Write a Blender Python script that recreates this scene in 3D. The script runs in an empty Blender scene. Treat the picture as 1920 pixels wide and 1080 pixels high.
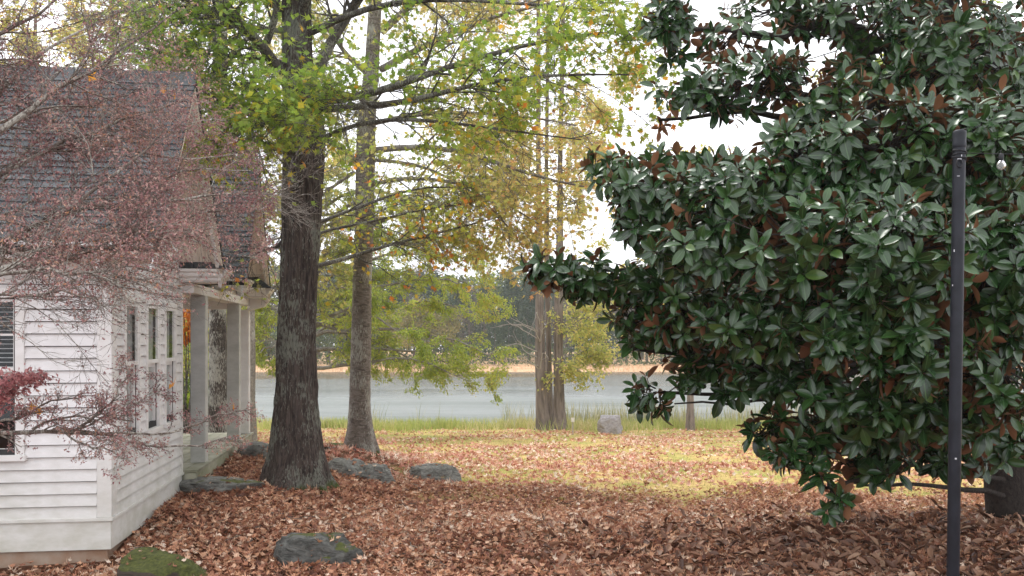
import bpy, math, random
import numpy as np
from mathutils import Matrix, Vector

# ---------------------------------------------------------------- camera, world, sun, exposure
F = 1700.0          # focal length in photo pixels (photo is 1920 wide)
CZ = 1.7            # eye height
scene = bpy.context.scene
cam_data = bpy.data.cameras.new("camera")
cam = bpy.data.objects.new("camera", cam_data)
scene.collection.objects.link(cam)
cam.location = (0, 0, CZ)
cam.rotation_euler = (math.radians(90), 0, 0)
cam_data.sensor_width = 36.0
cam_data.lens = F / 1920 * 36.0
cam_data.shift_y = 95 / 1920
cam_data.clip_start = 0.05
cam_data.clip_end = 2000
scene.camera = cam

SUN_EL, SUN_AZ = 66.0, 325.0      # azimuth measured clockwise from +Y (view direction)
world = bpy.data.worlds.new("World")
scene.world = world
world.use_nodes = True
wn = world.node_tree.nodes; wl = world.node_tree.links
wn.clear()
w_out = wn.new("ShaderNodeOutputWorld")
w_bg = wn.new("ShaderNodeBackground")
sky = wn.new("ShaderNodeTexSky")
sky.sky_type = 'NISHITA'
sky.sun_disc = False
sky.sun_elevation = math.radians(SUN_EL)
sky.sun_rotation = math.radians(SUN_AZ)
sky.air_density = 1.0
sky.dust_density = 4.0
hs = wn.new("ShaderNodeHueSaturation"); hs.inputs['Saturation'].default_value = 0.12
wl.new(sky.outputs['Color'], hs.inputs['Color'])
tc = wn.new("ShaderNodeTexCoord")
mp = wn.new("ShaderNodeMapping"); mp.inputs['Scale'].default_value = (1.0, 1.0, 3.5)
wl.new(tc.outputs['Generated'], mp.inputs['Vector'])
cn = wn.new("ShaderNodeTexNoise"); cn.inputs['Scale'].default_value = 2.6; cn.inputs['Detail'].default_value = 6; cn.inputs['Roughness'].default_value = 0.55
wl.new(mp.outputs['Vector'], cn.inputs['Vector'])
cr = wn.new("ShaderNodeValToRGB")
cr.color_ramp.elements[0].position = 0.34; cr.color_ramp.elements[0].color = (7.2, 7.4, 8.0, 1)
cr.color_ramp.elements[1].position = 0.62; cr.color_ramp.elements[1].color = (9.6, 9.6, 9.9, 1)
wl.new(cn.outputs['Fac'], cr.inputs['Fac'])
mx = wn.new("ShaderNodeMix"); mx.data_type = 'RGBA'; mx.inputs[0].default_value = 0.75
wl.new(hs.outputs['Color'], mx.inputs[6]); wl.new(cr.outputs['Color'], mx.inputs[7])
wl.new(mx.outputs[2], w_bg.inputs['Color'])
w_bg.inputs['Strength'].default_value = 0.13
wl.new(w_bg.outputs[0], w_out.inputs['Surface'])

sun_data = bpy.data.lights.new("sun", 'SUN')
sun_data.energy = 1.1
sun_data.angle = math.radians(25)
sun_data.color = (1.0, 0.97, 0.92)
sun = bpy.data.objects.new("sun", sun_data)
scene.collection.objects.link(sun)
_a = math.radians(SUN_AZ); _e = math.radians(SUN_EL)
_to = Vector((math.sin(_a) * math.cos(_e), math.cos(_a) * math.cos(_e), math.sin(_e)))
sun.rotation_euler = (-_to).to_track_quat('-Z', 'Y').to_euler()

scene.view_settings.view_transform = 'Standard'
scene.view_settings.look = 'None'
scene.view_settings.gamma = 1.0
scene.view_settings.use_curve_mapping = False
scene.view_settings.exposure = 1.0
scene.cycles.max_bounces = 10
scene.cycles.diffuse_bounces = 4
scene.cycles.volume_bounces = 2
scene.cycles.transparent_max_bounces = 12
scene.cycles.use_denoising = True

C = scene.collection.objects
rng = np.random.default_rng(7)
random.seed(7)

def P(px, py, d):
    return np.array([(px - 960) / F * d, d, CZ - (py - 635) / F * d])

# ---------------------------------------------------------------- noise
_perm = np.random.default_rng(3).integers(0, 2**31, 4096)
def _h(i, j, k):
    return _perm[(i * 73856093 ^ j * 19349663 ^ k * 83492791) & 4095] / 2**31
def vnoise(p):
    p = np.asarray(p, float)
    f = np.floor(p).astype(np.int64); t = p - f; t = t * t * (3 - 2 * t)
    i, j, k = f[..., 0], f[..., 1], f[..., 2]
    r = 0
    for a in (0, 1):
        wa = t[..., 0] if a else 1 - t[..., 0]
        for b in (0, 1):
            wb = t[..., 1] if b else 1 - t[..., 1]
            for c in (0, 1):
                wc = t[..., 2] if c else 1 - t[..., 2]
                r = r + wa * wb * wc * _h(i + a, j + b, k + c)
    return r
def fbm(p, n=4):
    p = np.asarray(p, float); r = 0; a = 0.5; s = 0
    for q in range(n):
        r = r + a * vnoise(p * 2**q + q * 17.3); s += a; a *= 0.5
    return r / s
def n2(x, y, s, seed=0, n=3):
    x = np.asarray(x, float); y = np.asarray(y, float)
    return fbm(np.stack([x * s, y * s, np.full_like(x, seed * 7.77)], -1), n)
def unit(v):
    return v / np.maximum(np.linalg.norm(v, axis=-1, keepdims=True), 1e-9)

# ---------------------------------------------------------------- object helpers
def mesh_np(name, V, faces, mats, smooth=False, attrs=None, midx=None):
    """faces: list of (n,k) int arrays"""
    me = bpy.data.meshes.new(name)
    V = np.asarray(V, np.float32)
    faces = [np.asarray(f, np.int32) for f in faces if len(f)]
    nl = sum(f.size for f in faces); nf = sum(len(f) for f in faces)
    me.vertices.add(len(V)); me.vertices.foreach_set('co', V.ravel())
    me.loops.add(nl); me.loops.foreach_set('vertex_index', np.concatenate([f.ravel() for f in faces]))
    tot = np.concatenate([np.full(len(f), f.shape[1], np.int32) for f in faces])
    st = np.concatenate([[0], np.cumsum(tot)[:-1]]).astype(np.int32)
    me.polygons.add(nf); me.polygons.foreach_set('loop_start', st)
    if smooth: me.polygons.foreach_set('use_smooth', np.ones(nf, bool))
    if midx is not None: me.polygons.foreach_set('material_index', np.asarray(midx, np.int32))
    for k, v in (attrs or {}).items():
        a = me.attributes.new(k, 'FLOAT', 'POINT'); a.data.foreach_set('value', np.asarray(v, np.float32))
    for m in (mats if isinstance(mats, (list, tuple)) else [mats]): me.materials.append(m)
    me.update(calc_edges=True)
    return me

def tagp(o, label=None, cat=None, group=None, kind=None):
    if label: o['label'] = label
    if cat: o['category'] = cat
    if group: o['group'] = group
    if kind: o['kind'] = kind
    return o

def link(name, me, parent=None, loc=None):
    o = bpy.data.objects.new(name, me); C.link(o)
    if parent is not None: o.parent = parent
    if loc is not None: o.location = loc
    return o

def thing(name, label, cat, loc=(0, 0, 0), rz=0.0, group=None):
    o = bpy.data.objects.new(name, None); C.link(o)
    o.location = loc; o.rotation_euler = (0, 0, rz); o.empty_display_size = 0.2
    return tagp(o, label, cat, group)

class MB:
    """collects boxes / prisms, builds ONE mesh object"""
    def __init__(s): s.v = []; s.f = []
    def box(s, x0, x1, y0, y1, z0, z1):
        n = len(s.v)
        s.v += [(x0, y0, z0), (x1, y0, z0), (x1, y1, z0), (x0, y1, z0), (x0, y0, z1), (x1, y0, z1), (x1, y1, z1), (x0, y1, z1)]
        s.f += [[n + a for a in q] for q in ((0, 3, 2, 1), (4, 5, 6, 7), (0, 1, 5, 4), (1, 2, 6, 5), (2, 3, 7, 6), (3, 0, 4, 7))]
        return s
    def prism(s, A, B):
        """polygon A (list of 3d) joined to polygon B"""
        n = len(s.v); k = len(A); s.v += [tuple(p) for p in A] + [tuple(p) for p in B]
        s.f.append([n + i for i in range(k)][::-1]); s.f.append([n + k + i for i in range(k)])
        for i in range(k): s.f.append([n + i, n + (i + 1) % k, n + k + (i + 1) % k, n + k + i])
        return s
    def mesh(s, name, mat, bevel=0):
        me = bpy.data.meshes.new(name); me.from_pydata([tuple(map(float, v)) for v in s.v], [], s.f)
        me.materials.append(mat)
        import bmesh
        bm = bmesh.new(); bm.from_mesh(me); bmesh.ops.recalc_face_normals(bm, faces=bm.faces)
        if bevel: bmesh.ops.bevel(bm, geom=bm.edges[:], offset=bevel, segments=2, affect='EDGES', clamp_overlap=True)
        bm.to_mesh(me); bm.free()
        return me
    def build(s, name, mat, parent=None, loc=None, bevel=0):
        return link(name, s.mesh(name, mat, bevel), parent, loc)

def tube_batch(paths, radii, sides, extra=None):
    """paths (n,k,3), radii (n,k) -> V, F"""
    n, k, _ = paths.shape
    T = np.empty_like(paths)
    T[:, 1:-1] = paths[:, 2:] - paths[:, :-2]; T[:, 0] = paths[:, 1] - paths[:, 0]; T[:, -1] = paths[:, -1] - paths[:, -2]
    T = unit(T)
    ref = np.where(np.abs(T[:, :1, 2:3]) < 0.85, np.array([0, 0, 1.0]), np.array([1.0, 0, 0]))
    ref = np.broadcast_to(ref, T.shape)
    A = unit(np.cross(T, ref)); B = np.cross(T, A)
    th = np.linspace(0, 2 * np.pi, sides, endpoint=False)
    V = paths[:, :, None, :] + radii[:, :, None, None] * (A[:, :, None, :] * np.cos(th)[None, None, :, None] + B[:, :, None, :] * np.sin(th)[None, None, :, None])
    V = V.reshape(-1, 3)
    i = np.arange(n)[:, None, None] * k * sides; j = np.arange(k - 1)[None, :, None] * sides
    a = np.arange(sides)[None, None, :]; b = (a + 1) % sides
    Fq = np.stack([i + j + a, i + j + b, i + j + sides + b, i + j + sides + a], -1).reshape(-1, 4)
    return V, Fq

class Tubes:
    def __init__(s): s.g = []
    def add(s, paths, radii, sides=4):
        paths = np.asarray(paths, float); radii = np.asarray(radii, float)
        if paths.ndim == 2: paths = paths[None]; radii = radii[None]
        s.g.append((paths, radii, sides))
    def build(s, name, mat, parent, base, kind=None):
        VV = []; FF = []; n = 0
        for p, r, sd in s.g:
            V, Fq = tube_batch(p, r, sd); VV.append(V); FF.append(Fq + n); n += len(V)
        me = mesh_np(name, np.concatenate(VV) - np.asarray(base), [np.concatenate(FF)], mat, smooth=True)
        o = link(name, me, parent)
        if kind: o['kind'] = kind
        return o

def resample(pts, k, jit=0.0, r=None):
    pts = np.asarray(pts, float)
    d = np.concatenate([[0], np.cumsum(np.linalg.norm(np.diff(pts, axis=0), axis=1))])
    # catmull-like smoothing through dense linear + box filter
    t = np.linspace(0, d[-1], k)
    out = np.stack([np.interp(t, d, pts[:, a]) for a in range(3)], -1)
    sm = out.copy()
    for _ in range(2): sm[1:-1] = (sm[:-2] + 2 * sm[1:-1] + sm[2:]) / 4
    if jit: sm[1:-1] += rng.normal(0, jit, (k - 2, 3))
    return sm

def grow(par, prad, m, L, spread, up=0.0, droop=0.0, jit=0.12, k=5, t0=0.2, rs=0.55, rmin=0.0015, flat=1.0, taper=0.75, kill=None):
    """children of parent polylines par (n,kp,3). returns (n*m,k,3),(n*m,k)"""
    n, kp, _ = par.shape
    t = rng.uniform(t0, 1.0, (n, m)) * (kp - 1) * 0.999
    i = t.astype(int); fr = (t - i)[..., None]
    idx = np.arange(n)[:, None]
    p0 = par[idx, i] * (1 - fr) + par[idx, i + 1] * fr
    tan = unit(par[idx, i + 1] - par[idx, i])
    r0 = prad[idx, i] * (1 - fr[..., 0]) + prad[idx, i + 1] * fr[..., 0]
    rnd = rng.normal(0, 1, (n, m, 3)); rnd[..., 2] *= flat
    perp = unit(rnd - (rnd * tan).sum(-1, keepdims=True) * tan)
    s = rng.uniform(spread * 0.6, spread * 1.3, (n, m, 1))
    d = unit(tan * np.cos(s) + perp * np.sin(s) + np.array([0, 0, up]))
    LL = (L * rng.uniform(0.5, 1.25, (n, m)) * (1.1 - 0.55 * t / (kp - 1)))[..., None]
    pts = [p0]; p = p0
    for q in range(k - 1):
        p = p + d * LL / (k - 1); pts.append(p)
        d = unit(d + rng.normal(0, jit, d.shape) + np.array([0, 0, -droop]))
    path = np.stack(pts, -2).reshape(n * m, k, 3)
    r1 = np.maximum(r0 * rs, rmin)
    rad = (r1[..., None] * np.linspace(1, 1 - taper, k)).reshape(n * m, k)
    rad = np.maximum(rad, rmin * 0.7)
    if kill is not None:
        keep = ~kill(path[:, -1])
        path, rad = path[keep], rad[keep]
    return path, rad

def along(par, m, t0=0.25):
    n, k, _ = par.shape
    t = rng.uniform(t0, 1.0, (n, m)) * (k - 1) * 0.999
    i = t.astype(int); fr = (t - i)[..., None]; idx = np.arange(n)[:, None]
    p = par[idx, i] * (1 - fr) + par[idx, i + 1] * fr
    tan = unit(par[idx, i + 1] - par[idx, i])
    return p.reshape(-1, 3), tan.reshape(-1, 3)

def frames(fwd, nrm):
    f = unit(fwd); n = nrm - (nrm * f).sum(-1, keepdims=True) * f; n = unit(n)
    s = np.cross(f, n)
    return np.stack([s, f, n], -1)      # columns: side, forward, normal

def scatter(T, TF, pos, R, sc, r, extra=None):
    n = len(pos); m = len(T)
    V = np.einsum('nij,mj->nmi', R, T) * np.asarray(sc)[:, None, None] + pos[:, None, :]
    Fs = [(TFk[None] + (np.arange(n) * m)[:, None, None]).reshape(-1, TFk.shape[1]) for TFk in TF]
    return V.reshape(-1, 3), Fs, np.repeat(r, m)

# ---------------------------------------------------------------- leaf templates
def lobed(curl=0.25, notch=0.33, tips=((-80, .55), (-42, .62), (0, 1.0), (42, .62), (80, .55))):
    c = np.array([0, .38, 0.0]); pts = [(0, 0)]
    a = [t for t, _ in tips]; L = [l for _, l in tips]
    for i, (t, l) in enumerate(tips):
        pts.append((math.sin(math.radians(t)) * l * .62, .38 + math.cos(math.radians(t)) * l * .62))
        if i < len(tips) - 1:
            m = (t + tips[i + 1][0]) / 2
            pts.append((math.sin(math.radians(m)) * notch * .62, .38 + math.cos(math.radians(m)) * notch * .62))
    V = [c] + [np.array([x, y, 0.0]) for x, y in pts]
    V = np.array(V); rr = np.hypot(V[:, 0], V[:, 1] - .38)
    V[:, 2] = curl * rr * rr * 1.6 + 0.12 * np.abs(V[:, 0]) * (1 if curl > 0 else -1)
    n = len(pts)
    Fc = np.array([[0, 1 + i, 1 + (i + 1) % n] for i in range(n)])[:, ::-1]
    return V, [Fc]
def ellip(w=0.2, fold=0.12, bend=-0.25, k=5, cup=0.0):
    y = np.linspace(0, 1, k + 1)[1:-1]
    wv = w * np.sin(np.pi * y ** 1.1) ** 0.62
    V = [(0, 0, 0)]
    for yy, ww in zip(y, wv):
        V += [(-ww, yy, fold * ww / w * .5), (0, yy, 0), (ww, yy, fold * ww / w * .5)]
    V.append((0, 1, 0)); V = np.array(V, float)
    V[:, 2] += bend * V[:, 1] ** 2
    q = []; t = []
    for i in range(len(y) - 1):
        b = 1 + 3 * i
        q += [[b, b + 1, b + 4, b + 3], [b + 1, b + 2, b + 5, b + 4]]
    e = len(V) - 1; b = 1 + 3 * (len(y) - 1)
    t += [[0, 2, 1], [0, 3, 2], [e, b, b + 1], [e, b + 1, b + 2]]
    q = np.array(q); t = np.array(t)
    return V, [q, t]

# ---------------------------------------------------------------- materials
def new_mat(name):
    m = bpy.data.materials.new(name); m.use_nodes = True
    nt = m.node_tree; b = nt.nodes['Principled BSDF']
    return m, nt.nodes, nt.links, b
def ramp(nodes, stops, interp='LINEAR'):
    r = nodes.new("ShaderNodeValToRGB"); cr_ = r.color_ramp; cr_.interpolation = interp
    while len(cr_.elements) < len(stops): cr_.elements.new(0.5)
    for e, (p, c) in zip(cr_.elements, stops): e.position = p; e.color = (*c, 1)
    return r
def noise(nodes, links, scale, detail=4, rough=0.55, vec=None, sc3=None, dist=0.0):
    n = nodes.new("ShaderNodeTexNoise"); n.inputs['Scale'].default_value = scale
    n.inputs['Detail'].default_value = detail; n.inputs['Roughness'].default_value = rough; n.inputs['Distortion'].default_value = dist
    tcn = nodes.new("ShaderNodeTexCoord"); src = tcn.outputs['Object'] if vec is None else vec
    if sc3:
        mpn = nodes.new("ShaderNodeMapping"); mpn.inputs['Scale'].default_value = sc3
        links.new(src, mpn.inputs['Vector']); src = mpn.outputs['Vector']
    links.new(src, n.inputs['Vector'])
    return n
def mixc(nodes, links, fac, a, b, blend='MIX'):
    m = nodes.new("ShaderNodeMix"); m.data_type = 'RGBA'; m.blend_type = blend
    for sock, v in ((m.inputs[0], fac), (m.inputs[6], a), (m.inputs[7], b)):
        if hasattr(v, 'is_output'): links.new(v, sock)
        elif isinstance(v, (int, float)): sock.default_value = v
        else: sock.default_value = (*v, 1)
    return m.outputs[2]
def bump(nodes, links, b, h, strength=0.3, dist=0.02):
    bp = nodes.new("ShaderNodeBump"); bp.inputs['Strength'].default_value = strength; bp.inputs['Distance'].default_value = dist
    links.new(h, bp.inputs['Height']); links.new(bp.outputs[0], b.inputs['Normal']); return bp

def leaf_mat(name, stops, rough=0.5, transl=0.35, back=None, spec=0.4, vein=None, coat=0.0, tcol=1.3):
    m, N, L, b = new_mat(name)
    at = N.new("ShaderNodeAttribute"); at.attribute_name = 'rnd'
    r = ramp(N, stops); L.new(at.outputs['Fac'], r.inputs['Fac'])
    col = r.outputs['Color']
    nz = noise(N, L, 9, 3); rr = ramp(N, [(0.3, (.78, .78, .78)), (0.7, (1.12, 1.12, 1.12))]); L.new(nz.outputs['Fac'], rr.inputs['Fac'])
    col = mixc(N, L, 1.0, col, rr.outputs['Color'], 'MULTIPLY')
    if vein:
        am = N.new('ShaderNodeAttribute'); am.attribute_name = 'mid'; rv = ramp(N, [(.88, (0, 0, 0)), (.95, (1, 1, 1))]); L.new(am.outputs['Fac'], rv.inputs['Fac']); col = mixc(N, L, rv.outputs['Color'], col, vein)
    if back:
        g = N.new("ShaderNodeNewGeometry")
        col = mixc(N, L, g.outputs['Backfacing'], col, back)
        rm = N.new("ShaderNodeMath"); rm.operation = 'MULTIPLY_ADD'; L.new(g.outputs['Backfacing'], rm.inputs[0])
        rm.inputs[1].default_value = 0.85 - rough; rm.inputs[2].default_value = rough; L.new(rm.outputs[0], b.inputs['Roughness'])
    else: b.inputs['Roughness'].default_value = rough
    L.new(col, b.inputs['Base Color'])
    b.inputs['Specular IOR Level'].default_value = spec
    if coat: b.inputs['Coat Weight'].default_value = coat; b.inputs['Coat Roughness'].default_value = 0.25
    if transl:
        t = N.new("ShaderNodeBsdfTranslucent")
        tc_ = mixc(N, L, 1.0, col, (tcol, tcol, tcol), 'MULTIPLY'); L.new(tc_, t.inputs['Color'])
        ms = N.new("ShaderNodeMixShader"); ms.inputs[0].default_value = transl
        L.new(b.outputs[0], ms.inputs[1]); L.new(t.outputs[0], ms.inputs[2])
        L.new(ms.outputs[0], N['Material Output'].inputs['Surface'])
    return m

def plain(name, c0, c1, scale=8, rough=0.7, bstr=0.0, sc3=None, detail=5, bdist=0.01, spec=0.3):
    m, N, L, b = new_mat(name)
    nz = noise(N, L, scale, detail, 0.6, sc3=sc3)
    r = ramp(N, [(0.3, c0), (0.7, c1)]); L.new(nz.outputs['Fac'], r.inputs['Fac']); L.new(r.outputs['Color'], b.inputs['Base Color'])
    b.inputs['Roughness'].default_value = rough; b.inputs['Specular IOR Level'].default_value = spec
    if bstr: bump(N, L, b, nz.outputs['Fac'], bstr, bdist)
    return m

def bark_mat(name, dark, mid, lichen, zscale=0.18, lich=0.55, moss=0.0, horiz=False, fs=38):
    m, N, L, b = new_mat(name)
    s3 = (1, 1, zscale) if not horiz else (.6, .6, 1.7)
    n1 = noise(N, L, fs, 6, 0.65, sc3=s3, dist=0.4 if not horiz else 1.2)
    r1 = ramp(N, [(0.35, dark), (0.62, mid)]); L.new(n1.outputs['Fac'], r1.inputs['Fac'])
    n2_ = noise(N, L, 85, 4, 0.65, sc3=(1, 1, .2)); n3 = noise(N, L, 3.2, 2, 0.5)
    mm = N.new("ShaderNodeMath"); mm.operation = 'MULTIPLY_ADD'; L.new(n3.outputs['Fac'], mm.inputs[0]); mm.inputs[1].default_value = 0.8; L.new(n2_.outputs['Fac'], mm.inputs[2])
    r2 = ramp(N, [(lich + .37, (0, 0, 0)), (lich + .44, (1, 1, 1))]); L.new(mm.outputs[0], r2.inputs['Fac'])
    col = mixc(N, L, r2.outputs['Color'], r1.outputs['Color'], lichen)
    if moss:
        tcn = N.new("ShaderNodeTexCoord"); sp = N.new("ShaderNodeSeparateXYZ"); L.new(tcn.outputs['Object'], sp.inputs[0])
        mr = N.new("ShaderNodeMapRange"); L.new(sp.outputs['Z'], mr.inputs[0]); mr.inputs[1].default_value = moss; mr.inputs[2].default_value = 0.0
        n4 = noise(N, L, 7, 4, .6); ad = N.new("ShaderNodeMath"); ad.operation = 'MULTIPLY'; L.new(mr.outputs[0], ad.inputs[0]); L.new(n4.outputs['Fac'], ad.inputs[1])
        r3 = ramp(N, [(0.3, (0, 0, 0)), (0.42, (1, 1, 1))]); L.new(ad.outputs[0], r3.inputs['Fac'])
        col = mixc(N, L, r3.outputs['Color'], col, (.055, .075, .02))
    L.new(col, b.inputs['Base Color']); b.inputs['Roughness'].default_value = 0.9; b.inputs['Specular IOR Level'].default_value = 0.2
    bump(N, L, b, n1.outputs['Fac'], 0.7, 0.02)
    return m
# ---------------------------------------------------------------- terrain
WZ = -1.5
def shore(x):
    return 31.6 + 0.35 * np.sin(x * .55 + 1) + 0.25 * np.sin(x * 1.7) + np.where(x > 7, -(x - 7) * .22, 0.0)
def gz(x, y):
    x = np.asarray(x, float); y = np.asarray(y, float)
    s = shore(x)
    base = np.where(y < 8, 0.0, -(y - 8) / (31.6 - 8) * 1.42)
    base = np.where(y > s, np.minimum(base, -1.42 - (y - s) * .28), base)
    base = np.maximum(base, -3.6)
    far = -1.75 + (y - 82) * 0.05
    base = np.where(y > 82, np.maximum(np.where(y < 96, far, -1.05 + np.clip(y - 96, 0, 100) * 0.002), base), base)
    mound = 0.46 * np.exp(-((x + 3.1) / 1.75) ** 2 - ((y - 12.4) / 3.4) ** 2)
    edge = 1 / (1 + np.exp((x + 1.0 - 0.12 * (y - 12)) * 2.2))
    mound = mound * (0.55 + 0.45 * edge)
    near = np.where((y < 30), 1.0, 0.0)
    nz = (n2(x, y, 1.3, 1) - .5) * .10 + (n2(x, y, 5.0, 2) - .5) * .03
    nz = nz * np.clip((s - y) / 3, 0, 1)
    dip = -.10 * np.exp(-((x + 4.2) / 1.5) ** 4 - ((y - 6.6) / .55) ** 2)
    return base + mound + nz * near + dip

def axis(parts): return np.unique(np.round(np.concatenate(parts), 4))
gx = axis([np.arange(-7, 8.01, .09), -7 - np.geomspace(.1, 230, 42), 8 + np.geomspace(.1, 230, 42)])
gy = axis([np.arange(-6, 4, .5), np.arange(4, 16, .09), np.arange(16, 36, .25), np.arange(36, 80, 3.0), np.arange(80, 100, 1.0), 100 + np.geomspace(1, 100, 14)])
XX, YY = np.meshgrid(gx, gy)
ZZ = gz(XX, YY)
nx, ny = len(gx), len(gy)
ii = (np.arange(ny - 1)[:, None] * nx + np.arange(nx - 1)[None]).ravel()
quads = np.stack([ii, ii + 1, ii + nx + 1, ii + nx], -1)
xf, yf = XX.ravel(), YY.ravel()
def mulch(x, y):      # 0..1 bed of leaf mould and pine straw beside the house
    m = 1 / (1 + np.exp((x + 0.55 + .25 * (y - 11)) * 3.0 + (n2(x, y, 1.1, 5) - .5) * 7))
    m = m * (y < 17.5)
    nr = 1 / (1 + np.exp((y - 9.0 - .2 * np.sin(x * 1.3)) * 2.2 + (n2(x, y, .8, 6) - .5) * 8))
    return np.clip(np.maximum(m, nr), 0, 1)
mg = mulch(xf, yf)

m, N, L, b = new_mat("ground_soil_and_lawn")
at = N.new("ShaderNodeAttribute"); at.attribute_name = 'mulch'
na = noise(N, L, 1.1, 5, .6); nb = noise(N, L, 14, 5, .65); nc = noise(N, L, 0.33, 3, .5)
ra = ramp(N, [(0.36, (.56, .43, .19)), (0.5, (.48, .39, .15)), (0.62, (.32, .34, .10))]); L.new(na.outputs['Fac'], ra.inputs['Fac'])
rb = ramp(N, [(0.3, (.55, .5, .45)), (0.7, (1.15, 1.1, 1.05))]); L.new(nb.outputs['Fac'], rb.inputs['Fac'])
lawn = mixc(N, L, 1.0, ra.outputs['Color'], rb.outputs['Color'], 'MULTIPLY')
rs_ = ramp(N, [(0.3, (.055, .026, .016)), (0.55, (.11, .05, .028)), (0.75, (.17, .08, .045))]); L.new(nb.outputs['Fac'], rs_.inputs['Fac'])
col = mixc(N, L, at.outputs['Fac'], lawn, rs_.outputs['Color'])
# far bank: dry tan grass (by world distance)
g = N.new("ShaderNodeNewGeometry"); sp = N.new("ShaderNodeSeparateXYZ"); L.new(g.outputs['Position'], sp.inputs[0])
fr = N.new("ShaderNodeMapRange"); L.new(sp.outputs['Y'], fr.inputs[0]); fr.inputs[1].default_value = 60; fr.inputs[2].default_value = 66
nd = noise(N, L, .5, 5, .7, sc3=(.35, 2.5, 1)); rd = ramp(N, [(0.35, (.42, .25, .15)), (0.6, (.60, .42, .26)), (0.75, (.50, .41, .22))]); L.new(nd.outputs['Fac'], rd.inputs['Fac'])
col = mixc(N, L, fr.outputs[0], col, rd.outputs['Color'])
L.new(col, b.inputs['Base Color']); b.inputs['Roughness'].default_value = .95; b.inputs['Specular IOR Level'].default_value = .1
bump(N, L, b, nb.outputs['Fac'], .6, .03)
ground = link("ground", mesh_np("ground", np.stack([xf, yf, ZZ.ravel()], -1), [quads], m, smooth=True, attrs={'mulch': mg}))
tagp(ground, kind='structure')

# ---------------------------------------------------------------- water
m, N, L, b = new_mat("lake_water")
b.inputs['Base Color'].default_value = (.06, .075, .06, 1); b.inputs['Roughness'].default_value = .06; b.inputs['IOR'].default_value = 1.6
n1 = noise(N, L, .9, 5, .65, sc3=(.6, 1.6, 1)); n2_ = noise(N, L, 5.0, 3, .6, sc3=(.7, 2.0, 1)); n3 = noise(N, L, .07, 4, .6, sc3=(.45, 1.5, 1))
rw = ramp(N, [(0.40, (.30, .30, .30)), (0.58, (1, 1, 1))]); L.new(n3.outputs['Fac'], rw.inputs['Fac'])
ad = N.new("ShaderNodeMath"); ad.operation = 'MULTIPLY_ADD'; L.new(n2_.outputs['Fac'], ad.inputs[0]); ad.inputs[1].default_value = .35; L.new(n1.outputs['Fac'], ad.inputs[2])
rgh = N.new('ShaderNodeMapRange'); L.new(rw.outputs['Color'], rgh.inputs[0]); rgh.inputs[1].default_value = .3; rgh.inputs[2].default_value = 1.0; rgh.inputs[3].default_value = .32; rgh.inputs[4].default_value = .52; gw = N.new('ShaderNodeNewGeometry'); sw = N.new('ShaderNodeSeparateXYZ'); L.new(gw.outputs['Position'], sw.inputs[0]); lee = N.new('ShaderNodeMapRange'); L.new(sw.outputs['Y'], lee.inputs[0]); lee.inputs[1].default_value = 46; lee.inputs[2].default_value = 62; lee.inputs[3].default_value = 1.0; lee.inputs[4].default_value = .30      # sheltered water under the far wood is calmer
rl_ = N.new('ShaderNodeMath'); rl_.operation = 'MULTIPLY'; L.new(rgh.outputs[0], rl_.inputs[0]); L.new(lee.outputs[0], rl_.inputs[1]); L.new(rl_.outputs[0], b.inputs['Roughness'])
hm = N.new("ShaderNodeMath"); hm.operation = 'MULTIPLY'; L.new(ad.outputs[0], hm.inputs[0]); L.new(rw.outputs['Color'], hm.inputs[1])
bump(N, L, b, hm.outputs[0], 1.0, .12)
x0, x1, y0, y1 = -236, 237, 24, 90
wv = np.array([(x0, y0, WZ), (x1, y0, WZ), (x1, y1, WZ), (x0, y1, WZ)])
water = link("lake_water", mesh_np("lake_water", wv, [np.array([[0, 1, 2, 3]])], m)); tagp(water, kind='structure')

# ---------------------------------------------------------------- thin damp air over the lake
m = bpy.data.materials.new("haze"); m.use_nodes = True
m.node_tree.nodes.clear(); _o = m.node_tree.nodes.new("ShaderNodeOutputMaterial"); _v = m.node_tree.nodes.new("ShaderNodeVolumePrincipled")
_v.inputs['Color'].default_value = (.93, .95, 1, 1); _v.inputs['Density'].default_value = .0006; _v.inputs['Anisotropy'].default_value = .2
m.node_tree.links.new(_v.outputs[0], _o.inputs['Volume'])
haze = MB().box(-245, 246, -12, 208, -5, 19).build("haze", m); tagp(haze, "pale damp haze over the lake and far wood", "haze", kind='stuff')
# ---------------------------------------------------------------- house (local frame: x right along the front, y back, z up; corner at origin)
def painted(name, base, dirt, stain=(.33, .34, .22), amt=.85, zdirt=0.95, rough=.55):
    m, N, L, b = new_mat(name)
    nz = noise(N, L, 3.5, 5, .65, sc3=(1, 1, 2.2)); n2_ = noise(N, L, 42, 3, .6, sc3=(.3, .3, 1))
    r = ramp(N, [(0.38, base), (0.70, dirt)]); L.new(nz.outputs['Fac'], r.inputs['Fac'])
    g = N.new("ShaderNodeNewGeometry"); sp = N.new("ShaderNodeSeparateXYZ"); L.new(g.outputs['Position'], sp.inputs[0])
    mr = N.new("ShaderNodeMapRange"); L.new(sp.outputs['Z'], mr.inputs[0]); mr.inputs[1].default_value = zdirt; mr.inputs[2].default_value = 0.0
    mm = N.new("ShaderNodeMath"); mm.operation = 'MULTIPLY'; L.new(mr.outputs[0], mm.inputs[0]); L.new(nz.outputs['Fac'], mm.inputs[1])
    m2 = N.new("ShaderNodeMath"); m2.operation = 'MULTIPLY'; L.new(mm.outputs[0], m2.inputs[0]); m2.inputs[1].default_value = amt
    col = mixc(N, L, m2.outputs[0], r.outputs['Color'], stain)
    L.new(col, b.inputs['Base Color']); b.inputs['Roughness'].default_value = rough; b.inputs['Specular IOR Level'].default_value = .35
    bump(N, L, b, n2_.outputs['Fac'], .12, .004)
    return m
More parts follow.
